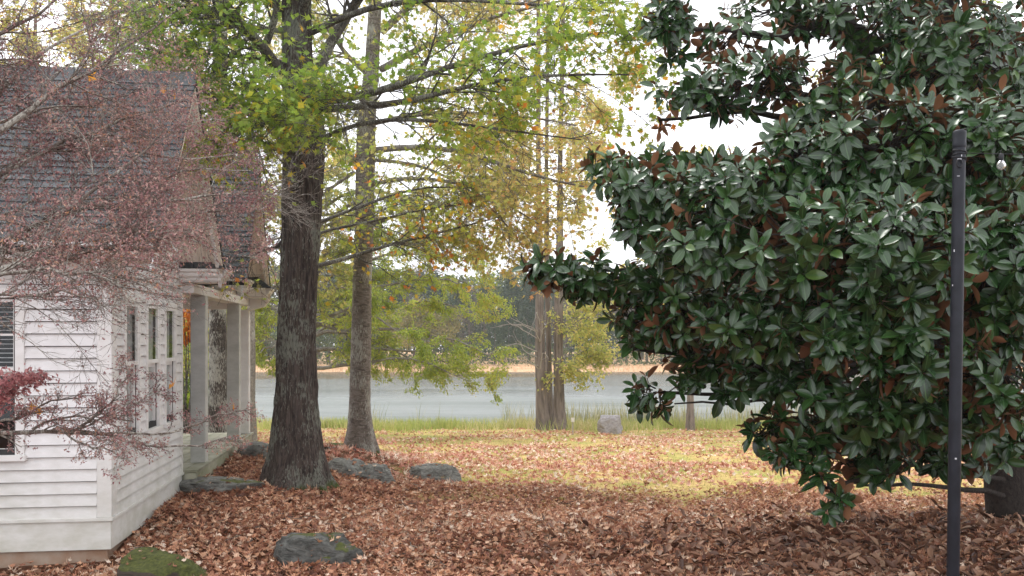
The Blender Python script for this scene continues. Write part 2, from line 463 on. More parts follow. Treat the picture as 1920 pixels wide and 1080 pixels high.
M_side = painted("white_painted_clapboard", (.77, .75, .75), (.62, .60, .585))
M_trim = painted("white_painted_trim", (.80, .785, .775), (.69, .665, .64))
M_soff = painted("cream_painted_soffit", (.80, .73, .64), (.66, .58, .50), amt=.1)
M_post = painted("weathered_grey_post_paint", (.58, .575, .545), (.42, .42, .39), amt=.4)
M_deck = painted("worn_deck_boards", (.42, .40, .33), (.20, .20, .145), stain=(.14, .16, .07), amt=.9, zdirt=1.2)
M_found = plain("stained_foundation_concrete", (.30, .17, .10), (.42, .34, .27), 5, .9, .3)
M_roofd = plain("roof_underlay", (.012, .013, .016), (.02, .021, .024), 8, .9)
m, N, L, b = new_mat("asphalt_shingle")
oi = N.new("ShaderNodeObjectInfo"); nz = noise(N, L, 90, 3, .7); n2_ = noise(N, L, 2.5, 3, .6)
r = ramp(N, [(0.0, (.036, .042, .048)), (0.5, (.056, .063, .069)), (1.0, (.085, .092, .098))]); L.new(oi.outputs['Random'], r.inputs['Fac'])
rr = ramp(N, [(0.3, (.65, .65, .65)), (0.7, (1.25, 1.25, 1.25))]); L.new(nz.outputs['Fac'], rr.inputs['Fac'])
L.new(mixc(N, L, 1.0, r.outputs['Color'], rr.outputs['Color'], 'MULTIPLY'), b.inputs['Base Color'])
b.inputs['Roughness'].default_value = .85; bump(N, L, b, nz.outputs['Fac'], .4, .003)
M_shin = m
def glass_mat(name, tint=(1, 1, 1), refl=.14):
    m, N, L, b = new_mat(name)
    fr = N.new("ShaderNodeFresnel"); fr.inputs['IOR'].default_value = 1.5
    tr = N.new("ShaderNodeBsdfTransparent"); tr.inputs['Color'].default_value = (*tint, 1)
    gl = N.new("ShaderNodeBsdfGlossy"); gl.inputs['Roughness'].default_value = .02; gl.inputs['Color'].default_value = (.9, .95, .95, 1)
    gg = N.new('ShaderNodeNewGeometry'); iv = N.new('ShaderNodeMath'); iv.operation = 'SUBTRACT'; iv.inputs[0].default_value = 1; L.new(gg.outputs['Backfacing'], iv.inputs[1]); ml = N.new('ShaderNodeMath'); ml.operation = 'MULTIPLY'; L.new(fr.outputs[0], ml.inputs[0]); L.new(iv.outputs[0], ml.inputs[1])
    mx_ = N.new("ShaderNodeMixShader"); L.new(ml.outputs[0], mx_.inputs[0]); L.new(tr.outputs[0], mx_.inputs[1]); L.new(gl.outputs[0], mx_.inputs[2])
    L.new(mx_.outputs[0], N['Material Output'].inputs['Surface']); return m
M_glass = glass_mat("window_glass")
M_dark = plain("painted_room_dark", (.02, .018, .02), (.035, .03, .03), 3, .9)  # near-black colour stands for the shade of the unlit room
M_blind = plain("white_blind_slats", (.55, .55, .56), (.66, .66, .66), 5, .5)
M_curt = plain("pale_curtain", (.30, .31, .30), (.42, .42, .40), 5, .8)

HC = (-3.09, 6.96, 0.0)
house = thing("house", "white clapboard house with dark shingle gables and a porch, at the left", "house", HC, math.atan(.132))
EX = .094
Z0, ZE = .33, 2.32
class Wall: pass
# wall cores with window openings
wall = MB()
WA = (-1.50, -.69, .86, 2.00)      # front window opening x0,x1,z0,z1
wins = [(.311, .769), (.967, 1.437), (1.612, 2.073)]
WB = (.95, 1.99)
WL = -4.6
wall.box(WL, WA[0], .0, .10, .2, ZE).box(WA[1], -.0, .0, .10, .2, ZE).box(WA[0], WA[1], .0, .10, .2, WA[2]).box(WA[0], WA[1], .0, .10, WA[3], ZE)
ys = [.10] + [v for w in wins for v in (w[0] + .045, w[1] - .045)] + [2.34]
for i in range(0, len(ys), 2): wall.box(-.10, 0, ys[i], ys[i + 1], .2, ZE)
for w in wins:
    wall.box(-.10, 0, w[0] + .045, w[1] - .045, .2, WB[0]); wall.box(-.10, 0, w[0] + .045, w[1] - .045, WB[1], ZE)
wall.box(WL, 0, 2.34, 2.44, .2, ZE)
wall.prism([(0, -.0, ZE), (0, 2.34, ZE), (0, 1.02, 3.78)], [(-.10, -.0, ZE), (-.10, 2.34, ZE), (-.10, 1.02, 3.78)])
M_shadow_line = plain("shadow_line_backing", (.03, .03, .032), (.05, .048, .045), 6, .9)  # near-black core paints the shadow lines in the gaps between clapboards
wall_o = wall.build("wall", M_shadow_line, house)
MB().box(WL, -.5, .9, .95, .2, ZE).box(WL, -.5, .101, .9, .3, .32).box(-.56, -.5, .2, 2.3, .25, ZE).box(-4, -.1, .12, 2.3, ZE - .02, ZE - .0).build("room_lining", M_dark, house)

def clap_front(x0, x1, z, h=EX - .006):
    return MB().prism([(x0, -.025, z), (x0, 0, z), (x0, 0, z + h), (x0, -.005, z + h)], [(x1, -.025, z), (x1, 0, z), (x1, 0, z + h), (x1, -.005, z + h)])
def clap_sideh(y0, y1, z, h):
    return MB().prism([(.026, y0, z), (0, y0, z), (0, y0, z + h), (.005, y0, z + h)], [(.026, y1, z), (0, y1, z), (0, y1, z + h), (.005, y1, z + h)])
def clap_side(y0, y1, z, y0b=None, y1b=None):
    y0b = y0 if y0b is None else y0b; y1b = y1 if y1b is None else y1b
    return MB().prism([(.026, y0, z), (0, y0, z), (0, y0b, z + EX - .006), (.005, y0b, z + EX - .006)], [(.026, y1, z), (0, y1, z), (0, y1b, z + EX - .006), (.005, y1b, z + EX - .006)])
cache = {}
def board(key, mk, z):
    if key not in cache: cache[key] = mk().mesh("clapboard", M_side)
    return link("clapboard", cache[key], wall_o, (random.uniform(-.0015, .0015) * 0, 0, z + random.uniform(-.0012, .0012)))
k = 0; z = Z0
while z < ZE - .02:
    hit = (z + EX > WA[2] - .09) and (z < WA[3] + .08)
    segs = [(WL, WA[0] - .085), (WA[1] + .085, -.087)] if hit else [(WL, -.087)]
    for s in segs: board(('f', s), lambda: clap_front(s[0], s[1], 0), z)
    hitb = (z + EX > WB[0] - .03) and (z < WB[1] + .06)
    if hitb: sb = [(.118, wins[0][0]), (wins[0][1], wins[1][0]), (wins[1][1], wins[2][0]), (wins[2][1], 2.31)]
    else: sb = [(.118, 2.31)]
    for s in sb: board(('s', s), lambda: clap_side(s[0], s[1], 0), z)
    # short filler courses above and below the windows
    def fill(spans, lo, hi, mk):
        for (a, b_) in spans:
            if z < lo - .012: link("clapboard", mk(a, b_, 0, min(EX - .006, lo - z)).mesh("clapboard", M_side), wall_o, (0, 0, z))
            if z + EX > hi + .012:
                z_ = max(z, hi); link("clapboard", mk(a, b_, 0, z + EX - .006 - z_).mesh("clapboard", M_side), wall_o, (0, 0, z_))
    if hit: fill([(WA[0] - .085, WA[1] + .085)], WA[2] - .085, WA[3] + .078, clap_front)
    if hitb: fill(wins, WB[0] - .095, WB[1] + .055, clap_sideh)
    z += EX
# gable boards
def gy_at(z): return (-.30 + (z - 2.34) / 1.26, 2.30 - (z - 2.34) / 1.12)
while z < 3.7:
    a = gy_at(z); c = gy_at(z + EX); lo = max(a[0], .0); hi = min(a[1], 2.34)
    if hi - lo > .1:
        mb = clap_side(lo, hi, 0, max(c[0], lo), min(c[1], hi)); link("clapboard", mb.mesh("clapboard", M_side), wall_o, (0, 0, z))
    z += EX
# corner boards, water table, skirt
MB().box(-.085, .0225, -.0225, .0, .333, ZE).build("corner_board", M_trim, house, bevel=.002)
MB().box(.0, .0225, .002, .118, .333, ZE).build("corner_board", M_trim, house, bevel=.002)
MB().box(.0, .024, 2.31, 2.362, .333, 2.62).build("corner_board", M_trim, house, bevel=.002)
MB().box(-.13, -.002, 2.342, 2.362, .36, ZE).build("corner_board", M_trim, house, bevel=.002)
MB().box(WL, .034, -.034, .0, .305, .332).box(.0, .034, .002, 2.37, .305, .332).build("water_table", M_trim, house, bevel=.003)
MB().box(WL, .014, -.014, .0, .085, .303).box(.0, .014, .002, 2.35, .085, .303).build("skirt_board", M_trim, house, bevel=.002)
MB().box(WL, -.02, .02, .2, -.3, .09).box(-.2, -.02, .2, 2.33, -.3, .09).build("foundation", M_found, house)

# front window
def window(face, u0, u1, z0, z1, mid, blind):
    """face 'f' front (u=x) or 's' side (u=y). outward offset o"""
    def bx(mb, a0, a1, o0, o1, zz0, zz1):
        if o1 < 0: o0 += so; o1 += so
        if face == 'f': mb.box(a0, a1, -o1, -o0, zz0, zz1)
        else: mb.box(o0, o1, a0, a1, zz0, zz1)
        return mb
    cw = .068 if face == 'f' else .045
    so = 0.0 if face == 'f' else .028
    w = bx(MB(), u0, u0 + cw, .0, .03, z0, z1); bx(w, u1 - cw, u1, .0, .03, z0, z1); bx(w, u0, u1, .0, .036, z1, z1 + cw)
    wo = w.build("window", M_trim, house, bevel=.003)
    s = bx(MB(), u0 - .015, u1 + .015, .0, .05, z0 - .045, z0)
    s.build("sill", M_trim, wo, bevel=.004)
    a0, a1 = u0 + cw, u1 - cw
    sw = .024
    up = MB()
    for (b0, b1, o0, o1, q0, q1) in ((a0, a0 + sw, -.03, -.005, mid, z1), (a1 - sw, a1, -.03, -.005, mid, z1), (a0 + sw, a1 - sw, -.03, -.005, z1 - sw * 1.3, z1), (a0 + sw, a1 - sw, -.03, -.005, mid, mid + .034)):
        bx(up, b0, b1, o0, o1, q0, q1)
    up.build("sash", M_trim, wo)
    lo = MB()
    for (b0, b1, o0, o1, q0, q1) in ((a0, a0 + sw, -.058, -.034, z0, mid), (a1 - sw, a1, -.058, -.034, z0, mid), (a0 + sw, a1 - sw, -.058, -.034, z0, z0 + sw * 1.8), (a0 + sw, a1 - sw, -.058, -.034, mid - .034, mid)):
        bx(lo, b0, b1, o0, o1, q0, q1)
    lo.build("sash", M_trim, wo)
    bx(MB(), a0 + sw, a1 - sw, -.018, -.014, mid + .034, z1 - sw * 1.3).build("pane", M_glass, wo)
    bx(MB(), a0 + sw, a1 - sw, -.048, -.044, z0 + sw * 1.8, mid - .034).build("pane", M_glass, wo)
    if blind:
        mt = MB()
        c = (a0 + a1) / 2
        for q in (1, 2, 3):
            uu = a1 - sw - q * (a1 - a0 - 2 * sw) / 5 * 1.0
            bx(mt, uu - .004, uu + .004, -.013, -.007, mid + .034, z1 - .031)
        zz = (mid + z1) / 2; bx(mt, a0 + sw, a1 - sw, -.0125, -.0075, zz - .008, zz + .008)
        mt.build("muntin", M_trim, wo)
        nsl = 16; top = z1 - .02; botm = mid - .02
        sl = None
        for q in range(nsl):
            zz = top - (q + .5) * (top - botm) / nsl
            if sl is None:
                mbs = MB(); mbs.prism([(a0 + .01, .085, -.001), (a0 + .01, .085, .001), (a0 + .01, .110, .005), (a0 + .01, .110, .003)], [(a1 - .01, .085, -.001), (a1 - .01, .085, .001), (a1 - .01, .110, .005), (a1 - .01, .110, .003)])
                sl = mbs.mesh("blind_slat", M_blind)
            link("blind_slat", sl, wo, (0, 0, zz))
    else:
        # pleated curtain
        n = 40; uu = np.linspace(a0, a1, n); dd = -.04 - .02 * (face == 'f') + .010 * np.sin(uu * 150) + .006 * np.sin(uu * 61)
        V = []
        for q in range(n):
            for zz in (z0, z1):
                V.append((uu[q], -dd[q], zz) if face == 'f' else (dd[q], uu[q], zz))
        Fq = np.array([[2 * q, 2 * q + 2, 2 * q + 3, 2 * q + 1] for q in range(n - 1)])
        link("curtain", mesh_np("curtain", np.array(V), [Fq], M_curt, smooth=True), wo)
    return wo
wf = window('f', WA[0] - .085, WA[1] + .085, WA[2] - .04, WA[3] + .01, 1.45, True)
wf['label'] = "front window with white blind slats in its upper sash"
# fill the jambs: openings are slightly larger than sash
for w in wins: window('s', w[0], w[1], WB[0] - .05, WB[1] + .01, 1.48, False)

# ---- roofs
def slab(p, q, x0, x1, th=.05):
    """roof slab from (y,z) p to (y,z) q, top surface; thickness th below"""
    (ya, za), (yb, zb) = p, q
    d = math.hypot(yb - ya, zb - za); ny_, nz_ = -(zb - za) / d, (yb - ya) / d
    if nz_ < 0: ny_, nz_ = -ny_, -nz_
    A = [(x0, ya, za), (x0, yb, zb), (x0, yb, zb - th / nz_), (x0, ya, za - th / nz_)]
    return A, [(x1, *v[1:]) for v in A]
def shingles(roof, p, q, x0, x1, ex=.078, tab=.21, limit=300, near_x=None):
    (ya, za), (yb, zb) = p, q
    d = math.hypot(yb - ya, zb - za); n = int(d / ex); sy, sz = (yb - ya) / d, (zb - za) / d
    ny_, nz_ = (-sz, sy) if sy > 0 else (sz, -sy)
    def mk(w, drop=0.0):
        mb = MB(); g = .003; c = [(.014, 0 - drop), (.014 - .010, ex * 1.0), (-.001, ex * 1.0), (.0, 0 - drop)]
        pt = lambda h, s, x: (x, s * sy + h * ny_, s * sz + h * nz_)
        return mb.prism([pt(h, s, g) for h, s in c], [pt(h, s, w - g) for h, s in c])
    ms = [mk(tab, dd).mesh("shingle", M_shin) for dd in (0, .006, .012)]
    cells = []
    for i in range(n):
        off = (i % 2) * tab * .5 + random.uniform(-.02, .02)
        x = x1 - off - tab if off > .03 else x1 - tab
        if off > .03: cells.append((i, x1 - off, off))
        while x > x0: cells.append((i, x, tab)); x -= tab
    cells.sort(key=lambda c: -c[1])
    rest = MB()
    for j, (i, x, w) in enumerate(cells):
        o = (x, ya + sy * i * ex, za + sz * i * ex)
        if j < limit:
            me = random.choice(ms) if w == tab else mk(w).mesh("shingle", M_shin)
            link("shingle", me, roof, o)
        else:
            t = mk(w, random.choice((0, .006))); n0 = len(rest.v)
            rest.v += [(a + o[0], b_ + o[1], c_ + o[2]) for a, b_, c_ in t.v]; rest.f += [[q_ + n0 for q_ in f] for f in t.f]
    if rest.v: rest.build("shingle_courses", M_shin, roof)['kind'] = 'stuff'

OV = .45
def gable(front, ridge, back, xl, lab, tab=.21):
    mb = MB(); A, B = slab(front, ridge, xl, OV); mb.prism(A, B)
    A, B = slab(ridge, back, xl, OV); mb.prism(A, B)
    roof = mb.build("roof", M_roofd, house); roof['label'] = lab
    shingles(roof, front, ridge, xl, OV + .015)
    # soffit boards and rake mouldings beneath both slopes
    for (p, q) in ((front, ridge), (ridge, back)):
        (ya, za), (yb, zb) = p, q; d = math.hypot(yb - ya, zb - za)
        sy, sz = (yb - ya) / d, (zb - za) / d; ny_, nz_ = -sz, sy
        if nz_ < 0: ny_, nz_ = -ny_, -nz_
        def strip(x0_, x1_, h0, h1, nm, mt):
            o = [(ya, za - h0 / nz_), (yb, zb - h0 / nz_), (yb, zb - h1 / nz_), (ya, za - h1 / nz_)]
            MB().prism([(x0_, *v) for v in o], [(x1_, *v) for v in o]).build(nm, mt, roof)
        nb_ = 5
        for i in range(nb_):
            xs = .03 + i * (OV - .13) / nb_
            strip(xs + .002, xs + (OV - .13) / nb_ - .002, .052, .066, "soffit_board", M_soff)
        strip(OV - .10, OV - .065, .052, .085, "rake_moulding", M_soff)
        strip(OV - .065, OV - .035, .052, .13, "rake_moulding", M_trim)
        strip(OV - .035, OV - .008, .052, .10, "rake_moulding", M_soff)
        strip(.002, .03, .052, .13, "rake_moulding", M_trim)
    # ridge cap
    yr, zr = ridge
    nc_ = int((OV - xl) / .2)
    cap = MB().prism([(0, -.09, -.10), (0, 0, .022), (0, .09, -.10), (0, .09, -.112), (0, 0, .008), (0, -.09, -.112)], [(.23, -.09, -.094), (.23, 0, .034), (.23, .09, -.094), (.23, .09, -.106), (.23, 0, .02), (.23, -.09, -.106)]).mesh("ridge_cap", M_shin)
    for i in range(nc_): link("ridge_cap", cap, roof, (OV - .23 - i * .2, yr, zr))
    return roof
g1f, g1r, g1b = (-.35, 2.42), (.91, 4.0), (2.32, 2.42)
g2f, g2r, g2b = (3.70, 2.42), (4.72, 3.95), (5.86, 2.42)
roof1 = gable(g1f, g1r, g1b, -4.7, "near roof with slate-dark shingles and cream rake boards")
roof2 = gable(g2f, g2r, g2b, -2.2, "far roof above the porch end")
# gable 2 wall
MB().prism([(0.0, 3.82, 2.3), (0.0, 5.75, 2.3), (0.0, 4.72, 3.80)], [(-.08, 3.82, 2.3), (-.08, 5.75, 2.3), (-.08, 4.72, 3.80)]).build("gable_wall", M_soff, house)
def crown(x0, x1, y, z1, face=-1, h=.115, nm="cornice", end=True):
    """moulded fascia facing -y (face -1) running in x"""
    pr = [(0, 0), (.015 , 0), (.02, .022), (.05, .045), (.058, .075), (.085, .09), (.085, h), (0, h)]
    A = [(x0, y + face * a, z1 - h + c) for a, c in pr]; B = [(x1 - (0 if not end else .0), y + face * a, z1 - h + c) for a, c in pr]
    MB().prism(A, B).build(nm, M_trim, house)
    # return moulding along +x end
    if end:
        A = [(x1 + a * .9, y + face * .0, z1 - h + c) for a, c in pr]; B = [(x1 + a * .9, y + .35, z1 - h + c) for a, c in pr]
        MB().prism(A, B).build(nm, M_trim, house)
crown(-4.7, OV - .04, -.28, 2.405)
MB().box(-4.7, OV - .06, -.27, -.002, 2.285, 2.31).box(.026, OV - .06, .0, .10, 2.285, 2.31).build("soffit", M_soff, house)
MB().box(-4.7, .02, -.024, -.0, 2.20, 2.284).build("frieze_board", M_trim, house)
# cornice return 1 (at the back corner of the near gable)
def hip_return(y0, y1, x0, x1, z, nm):
    r = MB(); r.prism([(x0, y0, z), (x1, y0, z), (x1, y1, z), (x0, y1, z)], [(x0, y0 + .10, z + .17), (x1 - .22, y0 + .12, z + .17), (x1 - .22, y1 - .05, z + .17), (x0, y1 - .05, z + .17)])
    ro = r.build("return_roof", M_roofd, house)
    # shingle tabs on its front and right slopes
    for i in range(3):
        f0, f1 = i / 3, (i + 1) / 3
        xe0, xe1 = x1 - .22 * f0, x1 - .22 * f1
        n = 3
        for j in range(n):
            a0, a1 = j / n, (j + 1) / n
            zz0, zz1 = z + .17 * f0 + .006, z + .17 * f1 + .006; yy0, yy1 = y0 + .10 * f0 - .012, y0 + .10 * f1 - .008
            q = [(x0 + (xe0 - x0) * a0 + .002, yy0, zz0), (x0 + (xe0 - x0) * a1 - .002, yy0, zz0), (x0 + (xe1 - x0) * a1 - .002, yy1, zz1), (x0 + (xe1 - x0) * a0 + .002, yy1, zz1)]
            MB().prism(q, [(a, b_ + .008, c_ - .008) for a, b_, c_ in q]).build("shingle", M_shin, ro)
hip_return(2.16, 2.62, .03, OV + .03, 2.408, 'a')
crown(.026, OV - .05, 2.24, 2.405)
MB().box(.03, OV - .06, 2.25, 2.60, 2.275, 2.30).build("soffit", M_trim, house)
hip_return(5.60, 6.05, .03, OV + .03, 2.408, 'b')
crown(-.3, OV - .05, 3.78, 2.405); crown(.026, OV - .05, 5.68, 2.405)
MB().box(-.3, OV - .06, 3.79, 4.1, 2.275, 2.30).build("soffit", M_trim, house)
MB().box(.03, OV - .06, 5.69, 6.0, 2.275, 2.30).build("soffit", M_trim, house)
# low roof over the porch between the gables
MB().prism([(-1.7, 2.35, 2.50), (.12, 2.35, 2.42), (.12, 3.9, 2.42), (-1.7, 3.9, 2.50)], [(-1.7, 2.35, 2.44), (.12, 2.35, 2.36), (.12, 3.9, 2.36), (-1.7, 3.9, 2.44)]).build("porch_roof", M_roofd, house)
# porch
cl = MB().box(-1.7, .02, 2.45, 6.1, 2.27, 2.285).build("porch_ceiling", M_trim, house)
MB().box(-.05, .13, 2.37, 6.15, 2.17, 2.268).box(-1.7, -.055, 5.98, 6.14, 2.12, 2.268).box(-1.7, -1.55, 2.45, 5.97, 2.15, 2.268).build("porch_beam", M_trim, house)
MB().prism([(.135, 5.98, 2.27), (.42, 5.98, 2.27), (.34, 5.98, 2.16), (.135, 5.98, 2.10)], [(.135, 6.12, 2.27), (.42, 6.12, 2.27), (.34, 6.12, 2.16), (.135, 6.12, 2.10)]).build("bracket", M_trim, house)
DZ = .35
pm = MB().box(-.0785, .0785, -.0785, .0785, DZ, 2.169).mesh("porch_post", M_post, .006)
pm2 = MB().box(-.0785, .0785, -.0785, .0785, DZ, 2.11).mesh("porch_post", M_trim, .006)
for x, y, me in ((.055, 3.0, pm), (.045, 5.25, pm), (.05, 6.03, pm2), (-1.62, 3.0, pm2), (-1.62, 6.03, pm2)):
    link("porch_post", me, house, (x, y, 0))
deck = MB().box(-1.72, .125, 2.40, 6.12, .12, DZ - .03).build("porch_deck", M_deck, house)
for i in range(14):
    x1_ = .17 - i * .135
    y0_ = 2.37 if x1_ > .03 else 2.45
    MB().box(x1_ - .130, x1_, y0_, 6.16, DZ - .027, DZ + random.uniform(-.001, .0015)).build("deck_board", M_deck, deck, bevel=.003)
MB().box(.127, .15, 2.42, 6.12, .10, DZ - .03).box(.03, .15, 2.385, 2.397, .10, DZ - .03).build("rim_board", painted("green_stained_rim", (.50, .48, .38), (.33, .33, .22), stain=(.16, .19, .08), amt=.8), deck, bevel=.003)
# ---------------------------------------------------------------- tree helpers
def trunk_px(name, samples, d, mat, parent, base, nA=72, nZ=260, relief=.018, furrow=(9, 1.6), flare=0.0, roots=5, zb=None, flare_h=.28, rough=True, seed=0):
    """samples (py, xl, xr) top->bottom at depth d; builds a furrowed trunk with root flare. returns object"""
    s = sorted(samples, key=lambda q: q[0]); py = np.array([q[0] for q in s], float)
    cx = np.array([(q[1] + q[2]) / 2 for q in s]); w = np.array([(q[2] - q[1]) / 2 for q in s])
    zt = CZ - (py[0] - 635) / F * d; zbm = (CZ - (py[-1] - 635) / F * d) if zb is None else zb
    z = zbm + (zt - zbm) * np.linspace(0, 1, nZ) ** 1.15
    pz = 635 - (z - CZ) / d * F
    X = (np.interp(pz, py, cx) - 960) / F * d; Rr = np.interp(pz, py, w) / F * d
    for arr in (X, Rr):
        for _ in range(4): arr[1:-1] = (arr[:-2] + 2 * arr[1:-1] + arr[2:]) / 4
    th = np.linspace(0, 2 * np.pi, nA, endpoint=False)
    TH, Zg = np.meshgrid(th, z)
    r = np.repeat(Rr[:, None], nA, 1)
    if flare:
        hgt = np.clip(Zg - zbm, 0, None)
        lob = (.5 + .5 * np.cos(roots * TH + 1.3 + seed + .8 * np.sin(2 * TH))) ** 2
        r = r * (1 + flare * np.exp(-hgt / flare_h) * (.45 + 1.1 * lob))
    if rough:
        q = np.stack([np.cos(TH) * furrow[0] + seed, np.sin(TH) * furrow[0], Zg * furrow[1]], -1)
        q2 = np.stack([np.cos(TH) * furrow[0] * 2.3 + seed, np.sin(TH) * furrow[0] * 2.3, Zg * furrow[1] * 2.4 + 5], -1)
        wob = fbm(np.stack([np.cos(TH), np.sin(TH), Zg * 1.1], -1) + seed, 3) - .5
        rid = 1 - np.abs(2 * fbm(q, 2) - 1) ** .8; rid2 = 1 - np.abs(2 * fbm(q2, 2) - 1)
        r = r * (1 + .10 * wob) + relief * (rid - .75) + relief * .6 * (rid2 - .7)
    V = np.stack([X[:, None] + r * np.cos(TH), d + r * np.sin(TH), Zg], -1).reshape(-1, 3) - np.asarray(base)
    i = np.arange(nZ - 1)[:, None] * nA; a = np.arange(nA)[None]; b = (a + 1) % nA
    Fq = np.stack([i + a, i + b, i + nA + b, i + nA + a], -1).reshape(-1, 4)
    return link(name, mesh_np(name, V, [Fq], mat, smooth=True), parent)

def limb(pxs, d0, d1, r0, r1, k=9, jit=.03):
    """pixel polyline with depth running d0->d1, radius r0->r1 (metres)"""
    n = len(pxs); ds = np.linspace(d0, d1, n)
    pts = np.array([P(x, y, dd) for (x, y), dd in zip(pxs, ds)])
    return resample(pts, k, jit), np.linspace(r0, r1, k)

def add_leaves(crown_name, tree, base, pos, fwd, nrm, size, rnd, tmpl, mat, n_ind=0, leaf_name="leaf"):
    """first the n_ind leaves nearest the camera as objects of their own, the rest as one crown"""
    R = frames(fwd, nrm)
    T, TF = tmpl
    n = len(pos)
    mid_a = 1 - np.abs(T[:, 0]) / np.abs(T[:, 0]).max()
    order = np.arange(n)
    if n_ind:
        inf = (np.abs(pos[:, 0] / pos[:, 1]) < .56) & (pos[:, 1] > 1) & ((pos[:, 2] - CZ) / pos[:, 1] < .37) & ((pos[:, 2] - CZ) / pos[:, 1] > -.26)
        key = np.where(inf, pos[:, 1] / np.maximum(size, 1e-3), 1e9)
        order = np.argsort(key)
        pick = order[:n_ind]; order = order[n_ind:]
        K = 8; meshes = []
        for q in range(K):
            meshes.append(mesh_np(leaf_name, T, TF, mat, smooth=True, attrs={'rnd': np.full(len(T), (q + .5) / K), 'mid': mid_a}))
        bs = Vector(base)
        for i in pick:
            o = bpy.data.objects.new(leaf_name, meshes[min(K - 1, int(rnd[i] * K))]); C.link(o); o.parent = tree
            M = Matrix([list(R[i][0]) + [0], list(R[i][1]) + [0], list(R[i][2]) + [0], [0, 0, 0, 1]])
            o.matrix_local = Matrix.Translation(Vector(pos[i]) - bs) @ M @ Matrix.Scale(float(size[i]), 4)
    V, Fs, at = scatter(T, TF, pos[order], R[order], size[order], rnd[order])
    me = mesh_np(crown_name, V - np.asarray(base), Fs, mat, smooth=True, attrs={'rnd': at, 'mid': np.tile(mid_a, len(order))})
    o = link(crown_name, me, tree); o['kind'] = 'stuff'
    return o

def leaf_dirs(n, tan, droopy=.5, spread=1.0):
    d = unit(tan * .5 + rng.normal(0, spread, (n, 3)) * np.array([1, 1, .6]) + np.array([0, 0, -droopy]))
    nr = unit(rng.normal(0, .75, (n, 3)) + np.array([0, 0, 1.0]))
    return d, nr

OAK = lobed(.25, .17, tips=((-100, .5), (-52, .72), (0, 1.05), (52, .72), (100, .5)))
DIAM = (np.array([(0, 0, 0), (.3, .45, .08), (0, 1, -.08), (-.3, .45, .08)], float), [np.array([[0, 1, 2], [0, 2, 3]])])

M_bark1 = bark_mat("dark_furrowed_bark", (.022, .017, .015), (.105, .083, .072), (.175, .18, .15), .10, .575, moss=.22, fs=44)
M_bark2 = bark_mat("grey_smooth_bark", (.09, .075, .062), (.235, .205, .18), (.34, .34, .30), lich=.60, horiz=True, moss=.12, fs=14)
M_bark2l = bark_mat("dark_lower_bark", (.03, .024, .02), (.11, .09, .075), (.32, .33, .29), .2, .5, moss=.15)
M_bark3 = bark_mat("brown_stringy_bark", (.10, .082, .072), (.26, .215, .19), (.30, .28, .25), .08, .70, fs=16)
M_branch = bark_mat("branch_bark", (.035, .03, .027), (.13, .115, .10), (.24, .24, .2), .5, .58)
M_branchg = bark_mat("pale_branch_bark", (.11, .095, .08), (.26, .235, .21), (.33, .32, .28), .5, .62)

GREEN = [(0, (.14, .23, .04)), (.35, (.23, .33, .055)), (.6, (.38, .43, .07)), (.8, (.42, .38, .04)), (.92, (.62, .33, .03)), (1, (.58, .20, .04))]
M_leafG = leaf_mat("autumn_green_leaves", GREEN, .5, .5, tcol=1.5)
M_leafY = leaf_mat("yellow_autumn_leaves", [(0, (.32, .36, .09)), (.35, (.52, .50, .14)), (.65, (.68, .56, .20)), (.88, (.68, .42, .15)), (1, (.55, .28, .12))], .55, .45)
M_leafC = leaf_mat("yellow_green_needle_leaves", [(0, (.20, .28, .05)), (.5, (.36, .42, .07)), (.8, (.50, .48, .09)), (1, (.50, .36, .09))], .6, .45)

def crown_of(limbs_p, limbs_r, m1=9, L1=1.1, m2=6, L2=.5, m3=0, L3=.25, up=.05, droop=.04, flat=.5, rmin=.002, tw=None, kill=None, sp=.9):
    """limbs (n,k,3): grows two or three orders of twigs; returns tubes and last-order twigs"""
    T = Tubes()
    T.add(limbs_p, limbs_r, 8)
    a, ar = grow(limbs_p, limbs_r, m1, L1, sp, up, droop, .2, 7, .14, .42, rmin * 2.2, flat, .8, kill)
    T.add(a, ar, 5)
    b, br = grow(a, ar, m2, L2, sp, up * .5, droop, .22, 5, .12, .55, rmin, flat, .7, kill)
    T.add(b, br, 3)
    last = b
    if m3:
        c, cr_ = grow(b, br, m3, L3, sp, 0, droop, .18, 4, .2, .7, rmin * .75, flat, .6, kill)
        T.add(c, cr_, 3); last = np.concatenate([c]); 
    return T, last, b

